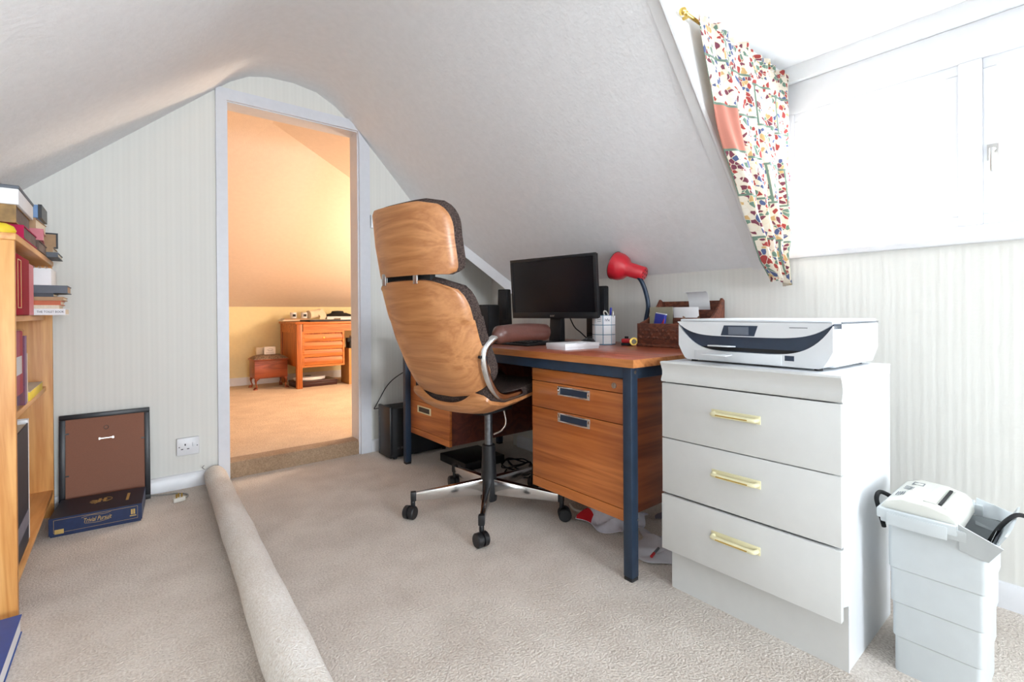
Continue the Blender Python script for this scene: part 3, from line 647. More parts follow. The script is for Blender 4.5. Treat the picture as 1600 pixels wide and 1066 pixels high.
build('cable', MB().tube([(0.228, 2.83, 0.010), (0.245, 2.85, 0.008), (0.243, 2.90, 0.006), (0.205, 2.94, 0.005), (0.15, 2.96, 0.005), (0.105, 2.985, 0.005)], 0.0034, 8), 'cable_grey', pl)

# ------------------------------------------------------------------ the teak desk
dk = thing('office_desk', 'teak office desk on a blue-black steel frame under the sloping ceiling', 'desk', (1.68, 1.82, 0))
DX0, DX1, DYA, DYB, DZT = 1.293, 2.052, 0.972, 2.690, 0.744
build('desktop', B(DX0+0.004, DX1, DYA+0.004, DYB-0.004, DZT-0.026, DZT), 'desktop_wood', dk, bevel=0.001)
build('front_edging', B(DX0, DX0+0.0035, DYA, DYB, DZT-0.027, DZT-0.0004), 'edge_wood', dk)
build('end_edging', B(DX0+0.0035, DX1, DYA, DYA+0.0035, DZT-0.027, DZT-0.0004), 'edge_wood', dk)
for x in (1.308, 2.004):
    build('rail', B(x+0.003, x+0.033, DYA+0.05, DYB-0.05, 0.676, 0.7175), 'blue_steel', dk, bevel=0.002)
for y in (0.992, 2.628):
    build('rail', B(1.344, 2.003, y+0.003, y+0.033, 0.676, 0.7175), 'blue_steel', dk, bevel=0.002)
    for x in (1.308, 2.004):
        lg = build('leg', B(x, x+0.036, y, y+0.036, 0.012, 0.7178), 'blue_steel', dk, bevel=0.003)
        build('foot', B(x+0.001, x+0.035, y+0.001, y+0.035, 0.0, 0.012), 'black_plastic', lg, bevel=0.002)
        if x < 1.5 and y < 1.5:
            build('screw', MB().cyl((x+0.018, y+0.0005, 0.700), (x+0.018, y-0.003, 0.700), 0.006, n=12), 'chrome', lg)
            build('screw', MB().cyl((x+0.030, y+0.0005, 0.205), (x+0.030, y-0.003, 0.205), 0.004, n=12), 'chrome', lg)
def pull(parent, y0, y1, z0, z1, x, mat='chrome', inner='blue_steel'):
    t = 0.006
    build('handle_rim', MB().box(x-0.004, x, y0, y1, z0, z0+t).box(x-0.004, x, y0, y1, z1-t, z1).box(x-0.004, x, y0, y0+t*2.2, z0+t, z1-t).box(x-0.004, x, y1-t*2.2, y1, z0+t, z1-t), mat, parent, bevel=0.001)
    build('handle_recess', B(x-0.0012, x-0.0002, y0+t*2, y1-t*2, z0+t, z1-t), inner, parent)
# right pedestal (nearer the camera)
RX = 1.337
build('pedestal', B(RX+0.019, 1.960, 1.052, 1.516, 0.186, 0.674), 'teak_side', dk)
for (z0, z1, hz) in ((0.621, 0.670, None), (0.513, 0.618, 0.593), (0.222, 0.510, 0.488), (0.180, 0.219, None)):
    d = build('drawer_front', B(RX, RX+0.018, 1.046, 1.520, z0, z1), 'teak', dk, bevel=0.0012)
    if hz: pull(d, 1.198, 1.366, hz-0.018, hz+0.018, RX)
    if z0 > 0.62: build('lock', MB().cyl((RX, 1.086, 0.644), (RX-0.004, 1.086, 0.644), 0.010, n=20).cyl((RX-0.004, 1.086, 0.644), (RX-0.006, 1.086, 0.644), 0.0065, n=16), 'brushed', d)
# left pedestal
LX = 1.342
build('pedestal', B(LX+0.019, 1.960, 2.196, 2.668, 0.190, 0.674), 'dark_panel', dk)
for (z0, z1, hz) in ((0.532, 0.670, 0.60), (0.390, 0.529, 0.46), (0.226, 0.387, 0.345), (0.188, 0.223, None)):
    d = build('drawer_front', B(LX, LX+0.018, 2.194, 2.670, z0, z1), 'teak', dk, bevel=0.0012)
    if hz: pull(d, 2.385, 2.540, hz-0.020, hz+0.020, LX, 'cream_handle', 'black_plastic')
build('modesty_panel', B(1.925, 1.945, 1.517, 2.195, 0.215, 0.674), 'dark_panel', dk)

# ------------------------------------------------------------------ the swivel chair
CA = math.radians(12)
ch = thing('office_chair', 'high-backed bentwood swivel chair with dark tweed cushions on a five-star base', 'chair', (1.302, 1.786, 0), CA)
V = Vector
def interp(tab, t):
    for (a, *p), (b, *q) in zip(tab, tab[1:]):
        if t <= b:
            k = (t-a)/(b-a); k = k*k*(3-2*k)*0.35+k*0.65
            return [x+(y-x)*k for x, y in zip(p, q)]
    return list(tab[-1][1:])
def shell(prof, wfun, wrap):
    # prof: list (b, x, z); surface across a in -1..1
    def fn(a, b):
        x, z = interp(prof, b); s_ = (a*2-1); w_, dz = wfun(b, s_); q_ = s_*w_/0.236
        ww = wrap(b); return V((x+ww[0]*q_*q_+ww[1]*q_**4, s_*w_, z+dz))
    return fn
def se(t, p):   # super-ellipse half width
    t = min(abs(t), 1.0); return (1-t**p)**(1/p)
# lower back: b 0 bottom, 1 top
bprof = [(0.0, -0.272, 0.560), (0.12, -0.308, 0.600), (0.3, -0.358, 0.675), (0.55, -0.418, 0.80), (0.8, -0.460, 0.920), (1.0, -0.488, 1.022)]
def bw(b, s_):
    if b < 0.34: w_ = 0.236*se((0.34-b)/0.345, 2.3)
    elif b > 0.8: w_ = 0.236*(0.76+0.24*se((b-0.8)/0.2, 2.2))
    else: w_ = 0.236
    return max(w_, 0.03), -0.022*(abs(s_)**4)*(1 if b > 0.7 else 0)
bf = shell(bprof, bw, lambda b: (0.012, 0.09))
build('back_shell', MB().sheet(bf, 22, 26, lambda a, b: V((0.013, 0, 0.004))), 'chair_ply', ch, world=False, smooth=50)
def grown(fn, off, gy, gz):
    def g(a, b):
        p = fn(a, b); return V((p.x+off, p.y*gy, (p.z-gz[0])*gz[1]+gz[0]+gz[2]))
    return g
def puff(d): return lambda a, b: V((d*(0.45+0.55*(1-abs(2*a-1)**4)*(1-abs(2*b-1)**6)), 0, d*0.25))
build('back_cushion', MB().sheet(grown(bf, 0.016, 1.03, (0.8, 1.0, 0.004)), 22, 26, puff(0.062)), 'fabric_dark', ch, world=False, smooth=70)
# headrest
hprof = [(0.0, -0.490, 1.042), (0.5, -0.516, 1.17), (1.0, -0.530, 1.302)]
def hw(b, s_):
    t = abs(s_)
    if b < 0.2: w_ = 0.222*(0.90+0.10*se((0.2-b)/0.2, 2.2))
    elif b > 0.62: w_ = 0.222*(0.58+0.42*se((b-0.62)/0.38, 2.4))
    else: w_ = 0.222
    return w_, 0.0
hf_ = shell(hprof, hw, lambda b: (0.012, 0.095))
build('headrest_shell', MB().sheet(hf_, 22, 18, lambda a, b: V((0.013, 0, 0.002))), 'chair_ply', ch, world=False, smooth=50)
build('headrest_cushion', MB().sheet(grown(hf_, 0.016, 1.03, (1.2, 1.015, 0.002)), 22, 18, puff(0.055)), 'fabric_dark', ch, world=False, smooth=70)
for y in (-0.075, 0.115): build('bracket', B(-0.486, -0.478, y-0.012, y+0.012, 1.010, 1.056), 'brushed', ch, world=False, bevel=0.002)
build('gap_padding', B(-0.460, -0.430, -0.13, 0.13, 1.00, 1.07), 'matt_black', ch, world=False, bevel=0.008)
# seat
sprof = [(0.0, -0.272, 0.520), (0.12, -0.240, 0.488), (0.26, -0.160, 0.470), (0.45, -0.04, 0.478), (0.75, 0.14, 0.505), (1.0, 0.262, 0.500)]
def sw_(b, s_):
    if b > 0.75: w_ = 0.225*(0.72+0.28*se((b-0.75)/0.25, 2.3))
    elif b < 0.14: w_ = 0.225*(0.70+0.30*se((0.14-b)/0.14, 2.3))
    else: w_ = 0.225
    return w_, 0.055*abs(s_)**2.6
sf_ = shell(sprof, sw_, lambda b: (0.0, 0.0))
build('seat_shell', MB().sheet(sf_, 20, 26, lambda a, b: V((0.004, 0, 0.013))), 'chair_ply', ch, world=False, smooth=50)
def scf(a, b):
    p = sf_(a, 0.03+0.97*b); return V((p.x+0.012, p.y*1.0, p.z+0.016))
build('seat_cushion', MB().sheet(scf, 20, 22, lambda a, b: V((0.0, 0, 0.075*(0.5+0.5*(1-abs(2*a-1)**4)*(1-abs(2*b-1)**6))))), 'fabric_dark', ch, world=False, smooth=70)
# arms
for s_, yy in ((-1, -0.240), (1, 0.236)):
    ox = 0.05 if s_ > 0 else 0.0
    ar = build('armrest', MB().tube([(x_+ox*(x_ < -0.15), y_, z_) for x_, y_, z_ in [(-0.20, yy, 0.806), (-0.235, yy, 0.800), (-0.282, yy, 0.770), (-0.293, yy, 0.725), (-0.270, yy*0.99, 0.655), (-0.228, yy*0.98, 0.595), (-0.180, yy*0.97, 0.568), (-0.12, yy*0.95, 0.563), (-0.05, yy*0.93, 0.566)]], 0.0155, 14), 'chrome', ch, world=False, smooth=70)
    def padf(t): return 0.036*(1-0.9*abs(2*t-1)**30)**0.5
    pp = [(-0.235+0.375*i/14, yy*1.0, 0.812+0.008*math.sin(PI*i/14)) for i in range(15)]
    mb = MB().tube(pp, padf, 18, 0); mb.v = [(x, yy+(y-yy)*0.85, z) for x, y, z in mb.v]
    build('arm_pad', mb, 'leather_brown', ar, world=False, smooth=80)
    build('bolt', MB().cyl((-0.318+ox, yy, 0.735), (-0.295+ox, yy, 0.73), 0.006, n=10), 'matt_black', ar, world=False)
# column and base
build('under_plate', B(-0.11, 0.09, -0.07, 0.07, 0.455, 0.482), 'matt_black', ch, world=False, bevel=0.004)
build('gas_shaft', MB().cyl((0, 0, 0.24), (0, 0, 0.46), 0.018, n=20), 'grey_steel', ch, world=False)
build('column_shroud', MB().lathe([(0.026, 0.30), (0.030, 0.297), (0.031, 0.25), (0.037, 0.12), (0.038, 0.055), (0.036, 0.045)], 24), 'black_plastic', ch, world=False)
lv = build('height_lever', MB().tube([(0.05, -0.05, 0.46), (0.055, -0.06, 0.40), (0.04, -0.05, 0.365), (0.012, -0.02, 0.345)], 0.0045, 8), 'chrome', ch, world=False)
for k in range(5):
    a = math.radians(157+72*k)-CA; R_ = Matrix.Rotation(a, 4, 'Z')
    am = MB(); w0, w1 = 0.016, 0.010
    vs = [(0.030, -w0, 0.075), (0.030, w0, 0.075), (0.030, -w0, 0.145), (0.030, w0, 0.145), (0.332, -w1, 0.079), (0.332, w1, 0.079), (0.332, -w1, 0.113), (0.332, w1, 0.113)]
    am.add([R_ @ V(p) for p in vs], [(0, 1, 3, 2), (4, 6, 7, 5), (0, 4, 5, 1), (2, 3, 7, 6), (0, 2, 6, 4), (1, 5, 7, 3)])
    armo = build('base_arm', am, 'chrome', ch, world=False, bevel=0.003)
    cap = MB().box(0.328, 0.352, -0.0125, 0.0125, 0.078, 0.118, R_).cyl(R_ @ V((0.342, 0, 0.08)), R_ @ V((0.342, 0, 0.052)), 0.010, n=12)
    cap.box(-0.001, 0.332, -0.006, 0.006, 0.1165, 0.119, R_ @ Matrix.Translation((0, 0, 0)))
    build('arm_cap', MB().box(0.328, 0.352, -0.0125, 0.0125, 0.078, 0.118, R_).cyl(R_ @ V((0.342, 0, 0.08)), R_ @ V((0.342, 0, 0.052)), 0.010, n=12), 'black_plastic', armo, world=False, bevel=0.003)
    ca = math.radians([20, 75, 130, 10, 60][k]); CM = Matrix.Translation(R_ @ V((0.355, 0, 0.0285))) @ Matrix.Rotation(ca, 4, 'Z') @ Matrix.Rotation(PI/2, 4, 'X')
    cw = MB().lathe([(0.010, -0.026), (0.024, -0.026), (0.028, -0.022), (0.0285, -0.004), (0.022, -0.003), (0.022, 0.003), (0.0285, 0.004), (0.028, 0.022), (0.024, 0.026), (0.010, 0.026)], 22, CM)
    build('caster', cw, 'black_plastic', armo, world=False, smooth=35)

# ------------------------------------------------------------------ on the desk
DT = DZT+0.0002
mo = thing('computer_monitor', 'black widescreen monitor switched off on the desk', 'monitor', (1.70, 1.765, DT), math.radians(10.5))
MT = Matrix.Translation((0, 0, 0.128)) @ Matrix.Rotation(math.radians(-4), 4, 'Y')
build('bezel', MB().box(-0.012, 0.0, -0.262, 0.262, 0, 0.030, MT).box(-0.012, 0.0, -0.262, 0.262, 0.296, 0.310, MT).box(-0.012, 0.0, -0.262, -0.248, 0.030, 0.296, MT).box(-0.012, 0.0, 0.248, 0.262, 0.030, 0.296, MT), 'black_plastic', mo, world=False, bevel=0.001)
build('screen', B(-0.0085, -0.002, -0.248, 0.248, 0.030, 0.296, MT), 'screen_black', mo, world=False)
build('rear_case', MB().box(0.0, 0.018, -0.260, 0.260, 0.002, 0.308, MT).box(0.018, 0.045, -0.16, 0.16, 0.05, 0.24, MT), 'matt_black', mo, world=False, bevel=0.004)
build('neck', MB().prism([(0.005, 0.012), (0.05, 0.012), (0.045, 0.20), (0.022, 0.20)], 'y', -0.035, 0.035), 'black_plastic', mo, world=False, bevel=0.003)
build('stand_base', MB().lathe([(0.098, 0), (0.1, 0.004), (0.098, 0.009), (0.04, 0.014), (0.002, 0.014)], 32, Matrix.Diagonal((0.85, 1.2, 1, 1))), 'black_plastic', mo, world=False)
text('lettering', 'acer', 0.017, 'brushed', mo, MT @ face_M((-0.0123, 0.0, 0.014), (0, -1, 0), (0, 0, 1)), spacing=0.95)
kb = thing('keyboard', 'black computer keyboard under the armrest in front of the monitor', 'keyboard', (1.515, 1.91, DT), math.radians(3))
build('key_tray', MB().prism([(-0.07, 0), (0.07, 0), (0.07, 0.020), (-0.07, 0.010)], 'y', -0.215, 0.215), 'black_plastic', kb, world=False, bevel=0.002)
KM = Matrix.Translation((0, 0, 0.0162)) @ Matrix.Rotation(math.radians(-4.1), 4, 'Y')
kme = None
for r_ in range(5):
    for k in range(18):
        if kme is None:
            ko = build('key', B(-0.0085, 0.0085, -0.0085, 0.0085, 0, 0.005), 'matt_black', kb, world=False, bevel=0.0015); kme = ko.data
        else: ko = link('key', kme, None, kb)
        ko.matrix_local = KM @ Matrix.Translation((-0.044+r_*0.022, -0.190+k*0.0223, -0.001))
ms = thing('computer_mouse', 'black computer mouse beside the monitor stand', 'mouse', (1.725, 1.555, DT), math.radians(25))
build('mouse_body', MB().lathe([(0.002, 0.034), (0.5, 0.031), (0.8, 0.022), (0.98, 0.010), (1.0, 0.003), (0.96, 0)], 24, Matrix.Diagonal((0.056, 0.033, 1, 1))) if False else MB().lathe([(0.92, 0.0), (1.0, 0.006), (0.94, 0.018), (0.7, 0.029), (0.35, 0.034), (0.02, 0.035)], 24, Matrix.Diagonal((0.056, 0.033, 1, 1))), 'black_plastic', ms, world=False, smooth=80)
build('scroll_wheel', MB().cyl((-0.03, -0.004, 0.028), (-0.03, 0.004, 0.028), 0.008, n=14), 'grey_steel', ms, world=False)
mc = tag(build('monitor_cable', MB().tube([(1.775, 1.74, 0.90), (1.79, 1.71, 0.83), (1.80, 1.675, 0.80), (1.815, 1.645, 0.77), (1.845, 1.635, 0.748)], 0.003, 8), 'matt_black'), 'thin black cable drooping behind the right of the monitor stand', 'cable')
nb = thing('white_card_box', 'flat white card box lying at the front of the desk', 'box', (1.52, 1.46, DT), math.radians(-3))
build('box_base', B(-0.098, 0.098, -0.060, 0.060, 0, 0.020), 'paper', nb, world=False, bevel=0.001); build('box_lid', B(-0.100, 0.100, -0.062, 0.062, 0.008, 0.026), 'paper', nb, world=False, bevel=0.0015)
# pencil pot
po = thing('pencil_pot', 'white tiled pencil pot with blue grid lines beside the monitor', 'pencil pot', (1.825, 1.545, DT), math.radians(14))
n = 8; R8 = 0.054; Hh = 0.142
oc = [(R8*math.cos(2*PI*(k+.5)/n), R8*math.sin(2*PI*(k+.5)/n)) for k in range(n)]; ic = [(x*0.93, y*0.93) for x, y in oc]
mb = MB(); vs = [(x, y, 0) for x, y in oc]+[(x, y, Hh) for x, y in oc]+[(x, y, Hh) for x, y in ic]+[(x, y, 0.006) for x, y in ic]
fs = [tuple(range(n-1, -1, -1)), tuple(range(3*n, 4*n))]
for L in range(3): fs += [(L*n+k, L*n+(k+1) % n, (L+1)*n+(k+1) % n, (L+1)*n+k) for k in range(n)]
build('pot_wall', mb.add(vs, fs), 'pot_blue', po, world=False, smooth=0)
sidew = 2*R8*math.sin(PI/n); ap = R8*math.cos(PI/n)
for k in range(n):
    for r_ in range(3):
        a = 2*PI*(k+1)/n; T_ = Matrix.Rotation(a, 4, 'Z') @ Matrix.Translation((ap, 0, 0))
        build('tile', B(-0.0005, 0.0018, -sidew/2+0.002, sidew/2-0.002, 0.005+r_*0.046, 0.005+r_*0.046+0.0425, T_), 'paper', po, world=False)
for k in range(n):
    a = 2*PI*(k+1)/n; T_ = Matrix.Rotation(a, 4, 'Z') @ Matrix.Translation((ap+0.0019, 0, 0))
    d_ = V((math.cos(a+math.radians(14)), math.sin(a+math.radians(14)))); f_ = d_.dot(V((-0.77, -0.64)))
    if f_ > 0.55:
        tx = 'hfx' if k == 3 else None
        if k == 4: text('lettering', 'hfx', 0.020, 'ink_navy', po, T_ @ face_M((0, 0, 0.119), (0, 1, 0), (0, 0, 1)))
        else:
            for j in range(3): build('print_line', B(0, 0.0003, -0.012+0.002*j, 0.011, 0.128-j*0.008, 0.130-j*0.008, T_), 'print_grey', po, world=False)
def pen(lb, cat, x, y, lean, mat, h_, r_=0.0038, tip=None):
    t = thing('pen', lb, cat, (1.825+x, 1.545+y, DT+0.008), 0)
    top = V((lean[0], lean[1], h_))
    build('barrel', MB().cyl((0, 0, 0), top, r_, n=10), mat, t, world=False)
    build('cap', MB().cyl(top*1.001, top*1.08, r_*1.15, r_*0.8, n=10), tip or mat, t, world=False)
pen('blue pen standing in the pencil pot at its right side', 'pen', 0.004, -0.026, (0.006, -0.010, 0), 'royal_blue', 0.158, 0.005)
pen('blue pencil leaning at the left of the pencil pot', 'pencil', 0.0, 0.024, (0.004, 0.016, 0), 'royal_blue', 0.156)
pen('pink tipped pencil at the left rim of the pencil pot', 'pencil', -0.014, 0.020, (-0.012, 0.010, 0), 'pink_tip', 0.145, 0.005)
sc = tag(build('scissors', MB().tube([(1.82+0.014*math.cos(a), 1.535+0.012*math.sin(a)*0.6-0.008, DT+0.147+0.016*math.sin(a)) for a in [i*PI/8 for i in range(17)]], 0.003, 8, 0).tube([(1.84+0.012*math.cos(a), 1.50+0.010*math.cos(a), DT+0.145+0.014*math.sin(a)) for a in [i*PI/8 for i in range(17)]], 0.003, 8, 0).box(1.818, 1.826, 1.528, 1.531, DT+0.012, DT+0.135), 'cable_white'), 'white handled scissors standing in the pencil pot', 'scissors')
# speakers
def speaker(nm, lb, x, y, rz, h_, w_, d_, slim):
    t = thing(nm, lb, 'speaker', (x, y, DT), rz)
    if slim:
        build('cabinet', MB().prism([(-0.02, 0.03), (d_, 0.03), (d_*0.6, h_), (0.0, h_)], 'y', -w_/2, w_/2), 'matt_black', t, world=False, bevel=0.006)
    else: build('cabinet', B(0, d_, -w_/2, w_/2, 0.0, h_), 'matt_black', t, world=False, bevel=0.008)
    build('grille', B(-0.004 if not slim else -0.014, 0.002, -w_/2+0.008, w_/2-0.008, 0.05, h_-0.012), 'black_plastic', t, world=False, bevel=0.002)
    build('foot', MB().lathe([(w_*0.62, 0), (w_*0.62, 0.008), (w_*0.3, 0.03), (0.01, 0.032)], 20), 'black_plastic', t, world=False)
speaker('desk_speaker', 'tall black flat speaker behind the right edge of the monitor', 1.945, 1.70, 0.15, 0.295, 0.125, 0.03, False)
speaker('desk_speaker', 'slim black tapering speaker left of the monitor', 1.86, 2.385, 0.5, 0.305, 0.075, 0.06, True)
speaker('desk_speaker', 'squat black speaker box half hidden behind the chair back', 1.62, 2.30, 0.25, 0.205, 0.14, 0.10, False)
# lamp
lp = thing('desk_lamp', 'red gooseneck desk lamp standing behind the wooden organiser', 'lamp', (1.985, 1.438, DT))
build('lamp_base', MB().lathe([(0.062, 0), (0.064, 0.006), (0.058, 0.020), (0.02, 0.028), (0.012, 0.036), (0.002, 0.036)], 28), 'red_enamel', lp, world=False)
camr, camf, camu = V((0.777, -0.629, 0)), V((0.629, 0.777, 0)), V((0, 0, 1))
ax = (-0.70*camr+0.60*camf+0.30*camu).normalized()
hb = V((1.972, 1.412, 1.085))   # back end of the shade
build('gooseneck', MB().tube([V((1.985, 1.438, DT+0.03)), V((1.990, 1.420, 0.86)), V((1.984, 1.402, 0.93)), V((1.972, 1.408, 1.0)), V((1.955, 1.422, 1.055)), hb+ax*0.05-V((0, 0, 0.018))], 0.0105, 14), 'blue_steel', lp, smooth=80)
LM = face_M(hb, ax.orthogonal(), ax.cross(ax.orthogonal()))
sh = MB().lathe([(0.002, 0.0), (0.030, 0.0), (0.0335, 0.004), (0.036, 0.085), (0.044, 0.098), (0.058, 0.112), (0.067, 0.132), (0.070, 0.152), (0.071, 0.168), (0.068, 0.168), (0.066, 0.150), (0.055, 0.115), (0.032, 0.088), (0.030, 0.01), (0.002, 0.008)], 32, LM, closed=False)
shd = build('lamp_shade', sh, 'red_enamel', lp, smooth=50)
build('shade_rim', MB().lathe([(0.0705, 0.166), (0.0725, 0.168), (0.0705, 0.171), (0.068, 0.169)], 32, LM, closed=False), 'frame_black', shd)
vh = MB()
for k in range(6): 
    a = 2*PI*k/6; vh.lathe([(0.0001, -0.0006), (0.0038, -0.0006), (0.0038, 0.0006)], 8, LM @ Matrix.Translation((0.020*math.cos(a), 0.020*math.sin(a), 0)))
vh.lathe([(0.0001, -0.0006), (0.0038, -0.0006), (0.0038, 0.0006)], 8, LM)
build('vent_hole', vh, 'matt_black', shd)
# wooden organiser
og = thing('desk_organiser', 'carved dark wood desk organiser with stepped compartments', 'organiser', (1.93, 1.20, DT), math.radians(2))
OW = 0.155
for y in (-OW, OW-0.010):
    build('side_panel', MB().prism([(-0.085, 0.012), (0.105, 0.012), (0.105, 0.205), (0.085, 0.215), (0.065, 0.190), (0.02, 0.150), (-0.015, 0.125), (-0.085, 0.104)], 'y', y, y+0.010), 'carved_wood', og, world=False, bevel=0.001)
fp = build('front_panel', B(-0.092, -0.082, -OW-0.004, OW+0.004, 0.010, 0.105), 'carved_wood', og, world=False, bevel=0.002)
cv = MB()
for k in range(7):
    y = -OW+0.025+k*0.043
    for (dy, dz) in ((0, 0), (0.014, 0.016), (-0.014, 0.016), (0.014, -0.016), (-0.014, -0.016)):
        cv.lathe([(0.008, 0.0), (0.007, 0.002), (0.003, 0.0035), (0.0005, 0.004)], 8, Matrix.Translation((-0.092, y+dy, 0.057+dz)) @ Matrix.Rotation(-PI/2, 4, 'Y'))
build('carving', cv, 'carved_wood', fp, world=False)
build('divider', B(-0.010, -0.002, -OW+0.010, OW-0.010, 0.014, 0.130), 'carved_wood', og, world=False)
build('divider', B(-0.082, -0.010, -0.03, -0.022, 0.014, 0.110), 'carved_wood', og, world=False)
build('divider', B(0.045, 0.052, -OW+0.010, OW-0.010, 0.014, 0.165), 'carved_wood', og, world=False)
build('back_panel', B(0.096, 0.105, -OW+0.010, OW-0.010, 0.014, 0.205), 'carved_wood', og, world=False)
build('base_board', B(-0.096, 0.108, -OW-0.006, OW+0.006, 0.0, 0.013), 'carved_wood', og, world=False, bevel=0.003)
O0 = V((1.93, 1.20, DT))
def oat(x, y, z): c_, s_ = math.cos(math.radians(2)), math.sin(math.radians(2)); return (O0.x+x*c_-y*s_, O0.y+x*s_+y*c_, O0.z+z)
pk = thing('blue_packet', 'royal blue packet with a red corner in the organiser front', 'packet', oat(-0.050, 0.085, 0.0135), math.radians(-14)); pk.rotation_euler = (0.12, 0.1, math.radians(-14))
build('wrapper', B(-0.006, 0.006, -0.032, 0.032, 0, 0.135), 'royal_blue', pk, world=False, bevel=0.002)
build('red_corner', MB().prism([(-0.0325, 0.02), (-0.0325, 0.118), (0.008, 0.04), (-0.004, 0.02)], 'x', -0.0072, -0.006), 'red_plastic', pk, world=False)
build('pale_edge', B(-0.004, 0.004, -0.034, 0.030, 0.134, 0.139), 'paper', pk, world=False)
cf = tag(build('card_folder', B(-0.0025, 0.0025, -0.058, 0.058, 0, 0.165), 'olive_card', None, world=False), 'olive grey card folder standing behind the blue packet', 'folder'); cf.location = oat(-0.021, 0.082, 0.0135); cf.rotation_euler = (0, 0.04, math.radians(2))
mb = MB().sheet(lambda a, b: V((0.006*math.sin(a*9)+0.010*b, -0.04+0.08*a, 0.125*b*(0.75+0.25*math.sin(a*7+1)))), 10, 6, lambda a, b: V((0.002, 0, 0)))
bp_ = tag(build('paper_bag', mb, 'brown_paper', None, world=False), 'crumpled brown paper bag in the right front compartment of the organiser', 'paper bag'); bp_.location = oat(-0.048, -0.075, 0.0135)
rp = thing('till_roll', 'white strip of paper curling out of the organiser back', 'paper', oat(0.076, -0.05, 0.10))
build('curl', MB().sheet(lambda a, b: V((0.012-0.09*b*b*0.6, -0.05+0.10*a, 0.02+0.125*math.sin(b*PI*0.56))), 6, 14, lambda a, b: V((0.0008, 0, 0.0005))), 'paper', rp, world=False, smooth=70)
ev = tag(build('envelope', B(-0.0015, 0.0015, -0.060, 0.060, 0, 0.165), 'paper', None, world=False, bevel=0.0005), 'white envelope standing in the middle slot of the organiser', 'envelope'); ev.location = oat(0.022, -0.030, 0.0135); ev.rotation_euler = (0, -0.15, math.radians(2))
st = thing('rubber_stamp', 'small red and black stamp beside the organiser', 'stamp', (1.846, 1.425, DT), math.radians(20))
build('stamp_base', B(-0.018, 0.018, -0.022, 0.022, 0, 0.012), 'matt_black', st, world=False, bevel=0.003); build('stamp_body', B(-0.017, 0.017, -0.021, 0.021, 0.012, 0.032), 'red_plastic', st, world=False, bevel=0.005); build('stamp_knob', MB().cyl((0, 0, 0.032), (0, 0, 0.042), 0.009, n=14), 'matt_black', st, world=False)
bc_ = thing('brass_coin_stand', 'round brass medallion leaning by the organiser corner', 'medallion', (1.833, 1.373, DT)); bc_.rotation_euler = (0, 0, math.radians(-150))
MM = Matrix.Translation((0, 0, 0.020)) @ Matrix.Rotation(math.radians(70), 4, 'Y')
build('medal', MB().lathe([(0.001, -0.002), (0.017, -0.002), (0.0195, 0), (0.0195, 0.003), (0.016, 0.002), (0.001, 0.002)], 24, MM), 'brass', bc_, world=False); build('medal_face', MB().lathe([(0.0005, 0.0018), (0.011, 0.0018), (0.011, 0.0032), (0.0005, 0.0036)], 20, MM), 'olive_card', bc_, world=False)

# ------------------------------------------------------------------ white chest of drawers
CX, CY0, CY1 = 1.345, 0.404, 0.900
cs = thing('chest_of_drawers', 'white three-drawer chest with cream handles beside the desk', 'chest of drawers', (1.56, 0.652, 0))
build('side_panel', MB().prism([(1.400, 0), (1.765, 0), (1.765, 0.7135), (1.364, 0.7135), (1.364, 0.175), (1.400, 0.165)], 'y', CY0+0.002, CY0+0.018), 'chest_side', cs)
build('side_panel', MB().prism([(1.400, 0), (1.765, 0), (1.765, 0.7135), (1.364, 0.7135), (1.364, 0.175), (1.400, 0.165)], 'y', CY1-0.018, CY1-0.002), 'chest_side', cs)
build('back_panel', B(1.757, 1.764, CY0+0.018, CY1-0.018, 0.03, 0.71), 'chest_side', cs)
build('top', B(1.364, 1.768, CY0+0.001, CY1-0.001, 0.714, 0.742), 'chest_side', cs, bevel=0.001)
lip = [(1.363, 0.678), (1.346, 0.678), (1.343, 0.684), (1.350, 0.700), (1.350, 0.712), (1.343, 0.730), (1.338, 0.738), (1.341, 0.7425), (1.363, 0.7425)]
build('top_lip', MB().prism(lip, 'y', CY0-0.002, CY1+0.002), 'chest_white', cs, smooth=60)
build('kickboard', B(1.396, 1.4005, CY0+0.001, CY1-0.001, 0.0, 0.165), 'chest_white', cs)
build('kick_edge', B(1.3962, 1.4007, CY0+0.0004, CY0+0.001, 0.0, 0.160), 'paper_shade', cs)
for z0, z1 in ((0.501, 0.674), (0.325, 0.498), (0.145, 0.319)):
    ex = 0.004 if z0 < 0.2 else 0
    d = build('drawer_front', B(CX-ex, CX+0.0175-ex, CY0, CY1, z0, z1), 'chest_white', cs, bevel=0.0015)
    hz = (z0+z1)/2+0.016; hy = 0.662; X0 = CX-ex
    hd = MB().tube([(X0, hy-0.062, hz), (X0-0.014, hy-0.061, hz), (X0-0.021, hy-0.052, hz), (X0-0.022, hy, hz), (X0-0.021, hy+0.052, hz), (X0-0.014, hy+0.061, hz), (X0, hy+0.062, hz)], 0.0062, 10)
    build('handle', hd, 'cream_handle', d, smooth=70)
    build('handle_plate', B(X0-0.003, X0-0.0002, hy-0.070, hy+0.070, hz-0.0115, hz+0.0115), 'cream_handle', d, bevel=0.001)
    build('handle_inlay', B(X0-0.0290, X0-0.0278, hy-0.045, hy+0.045, hz-0.0015, hz+0.0015), 'brass', d)

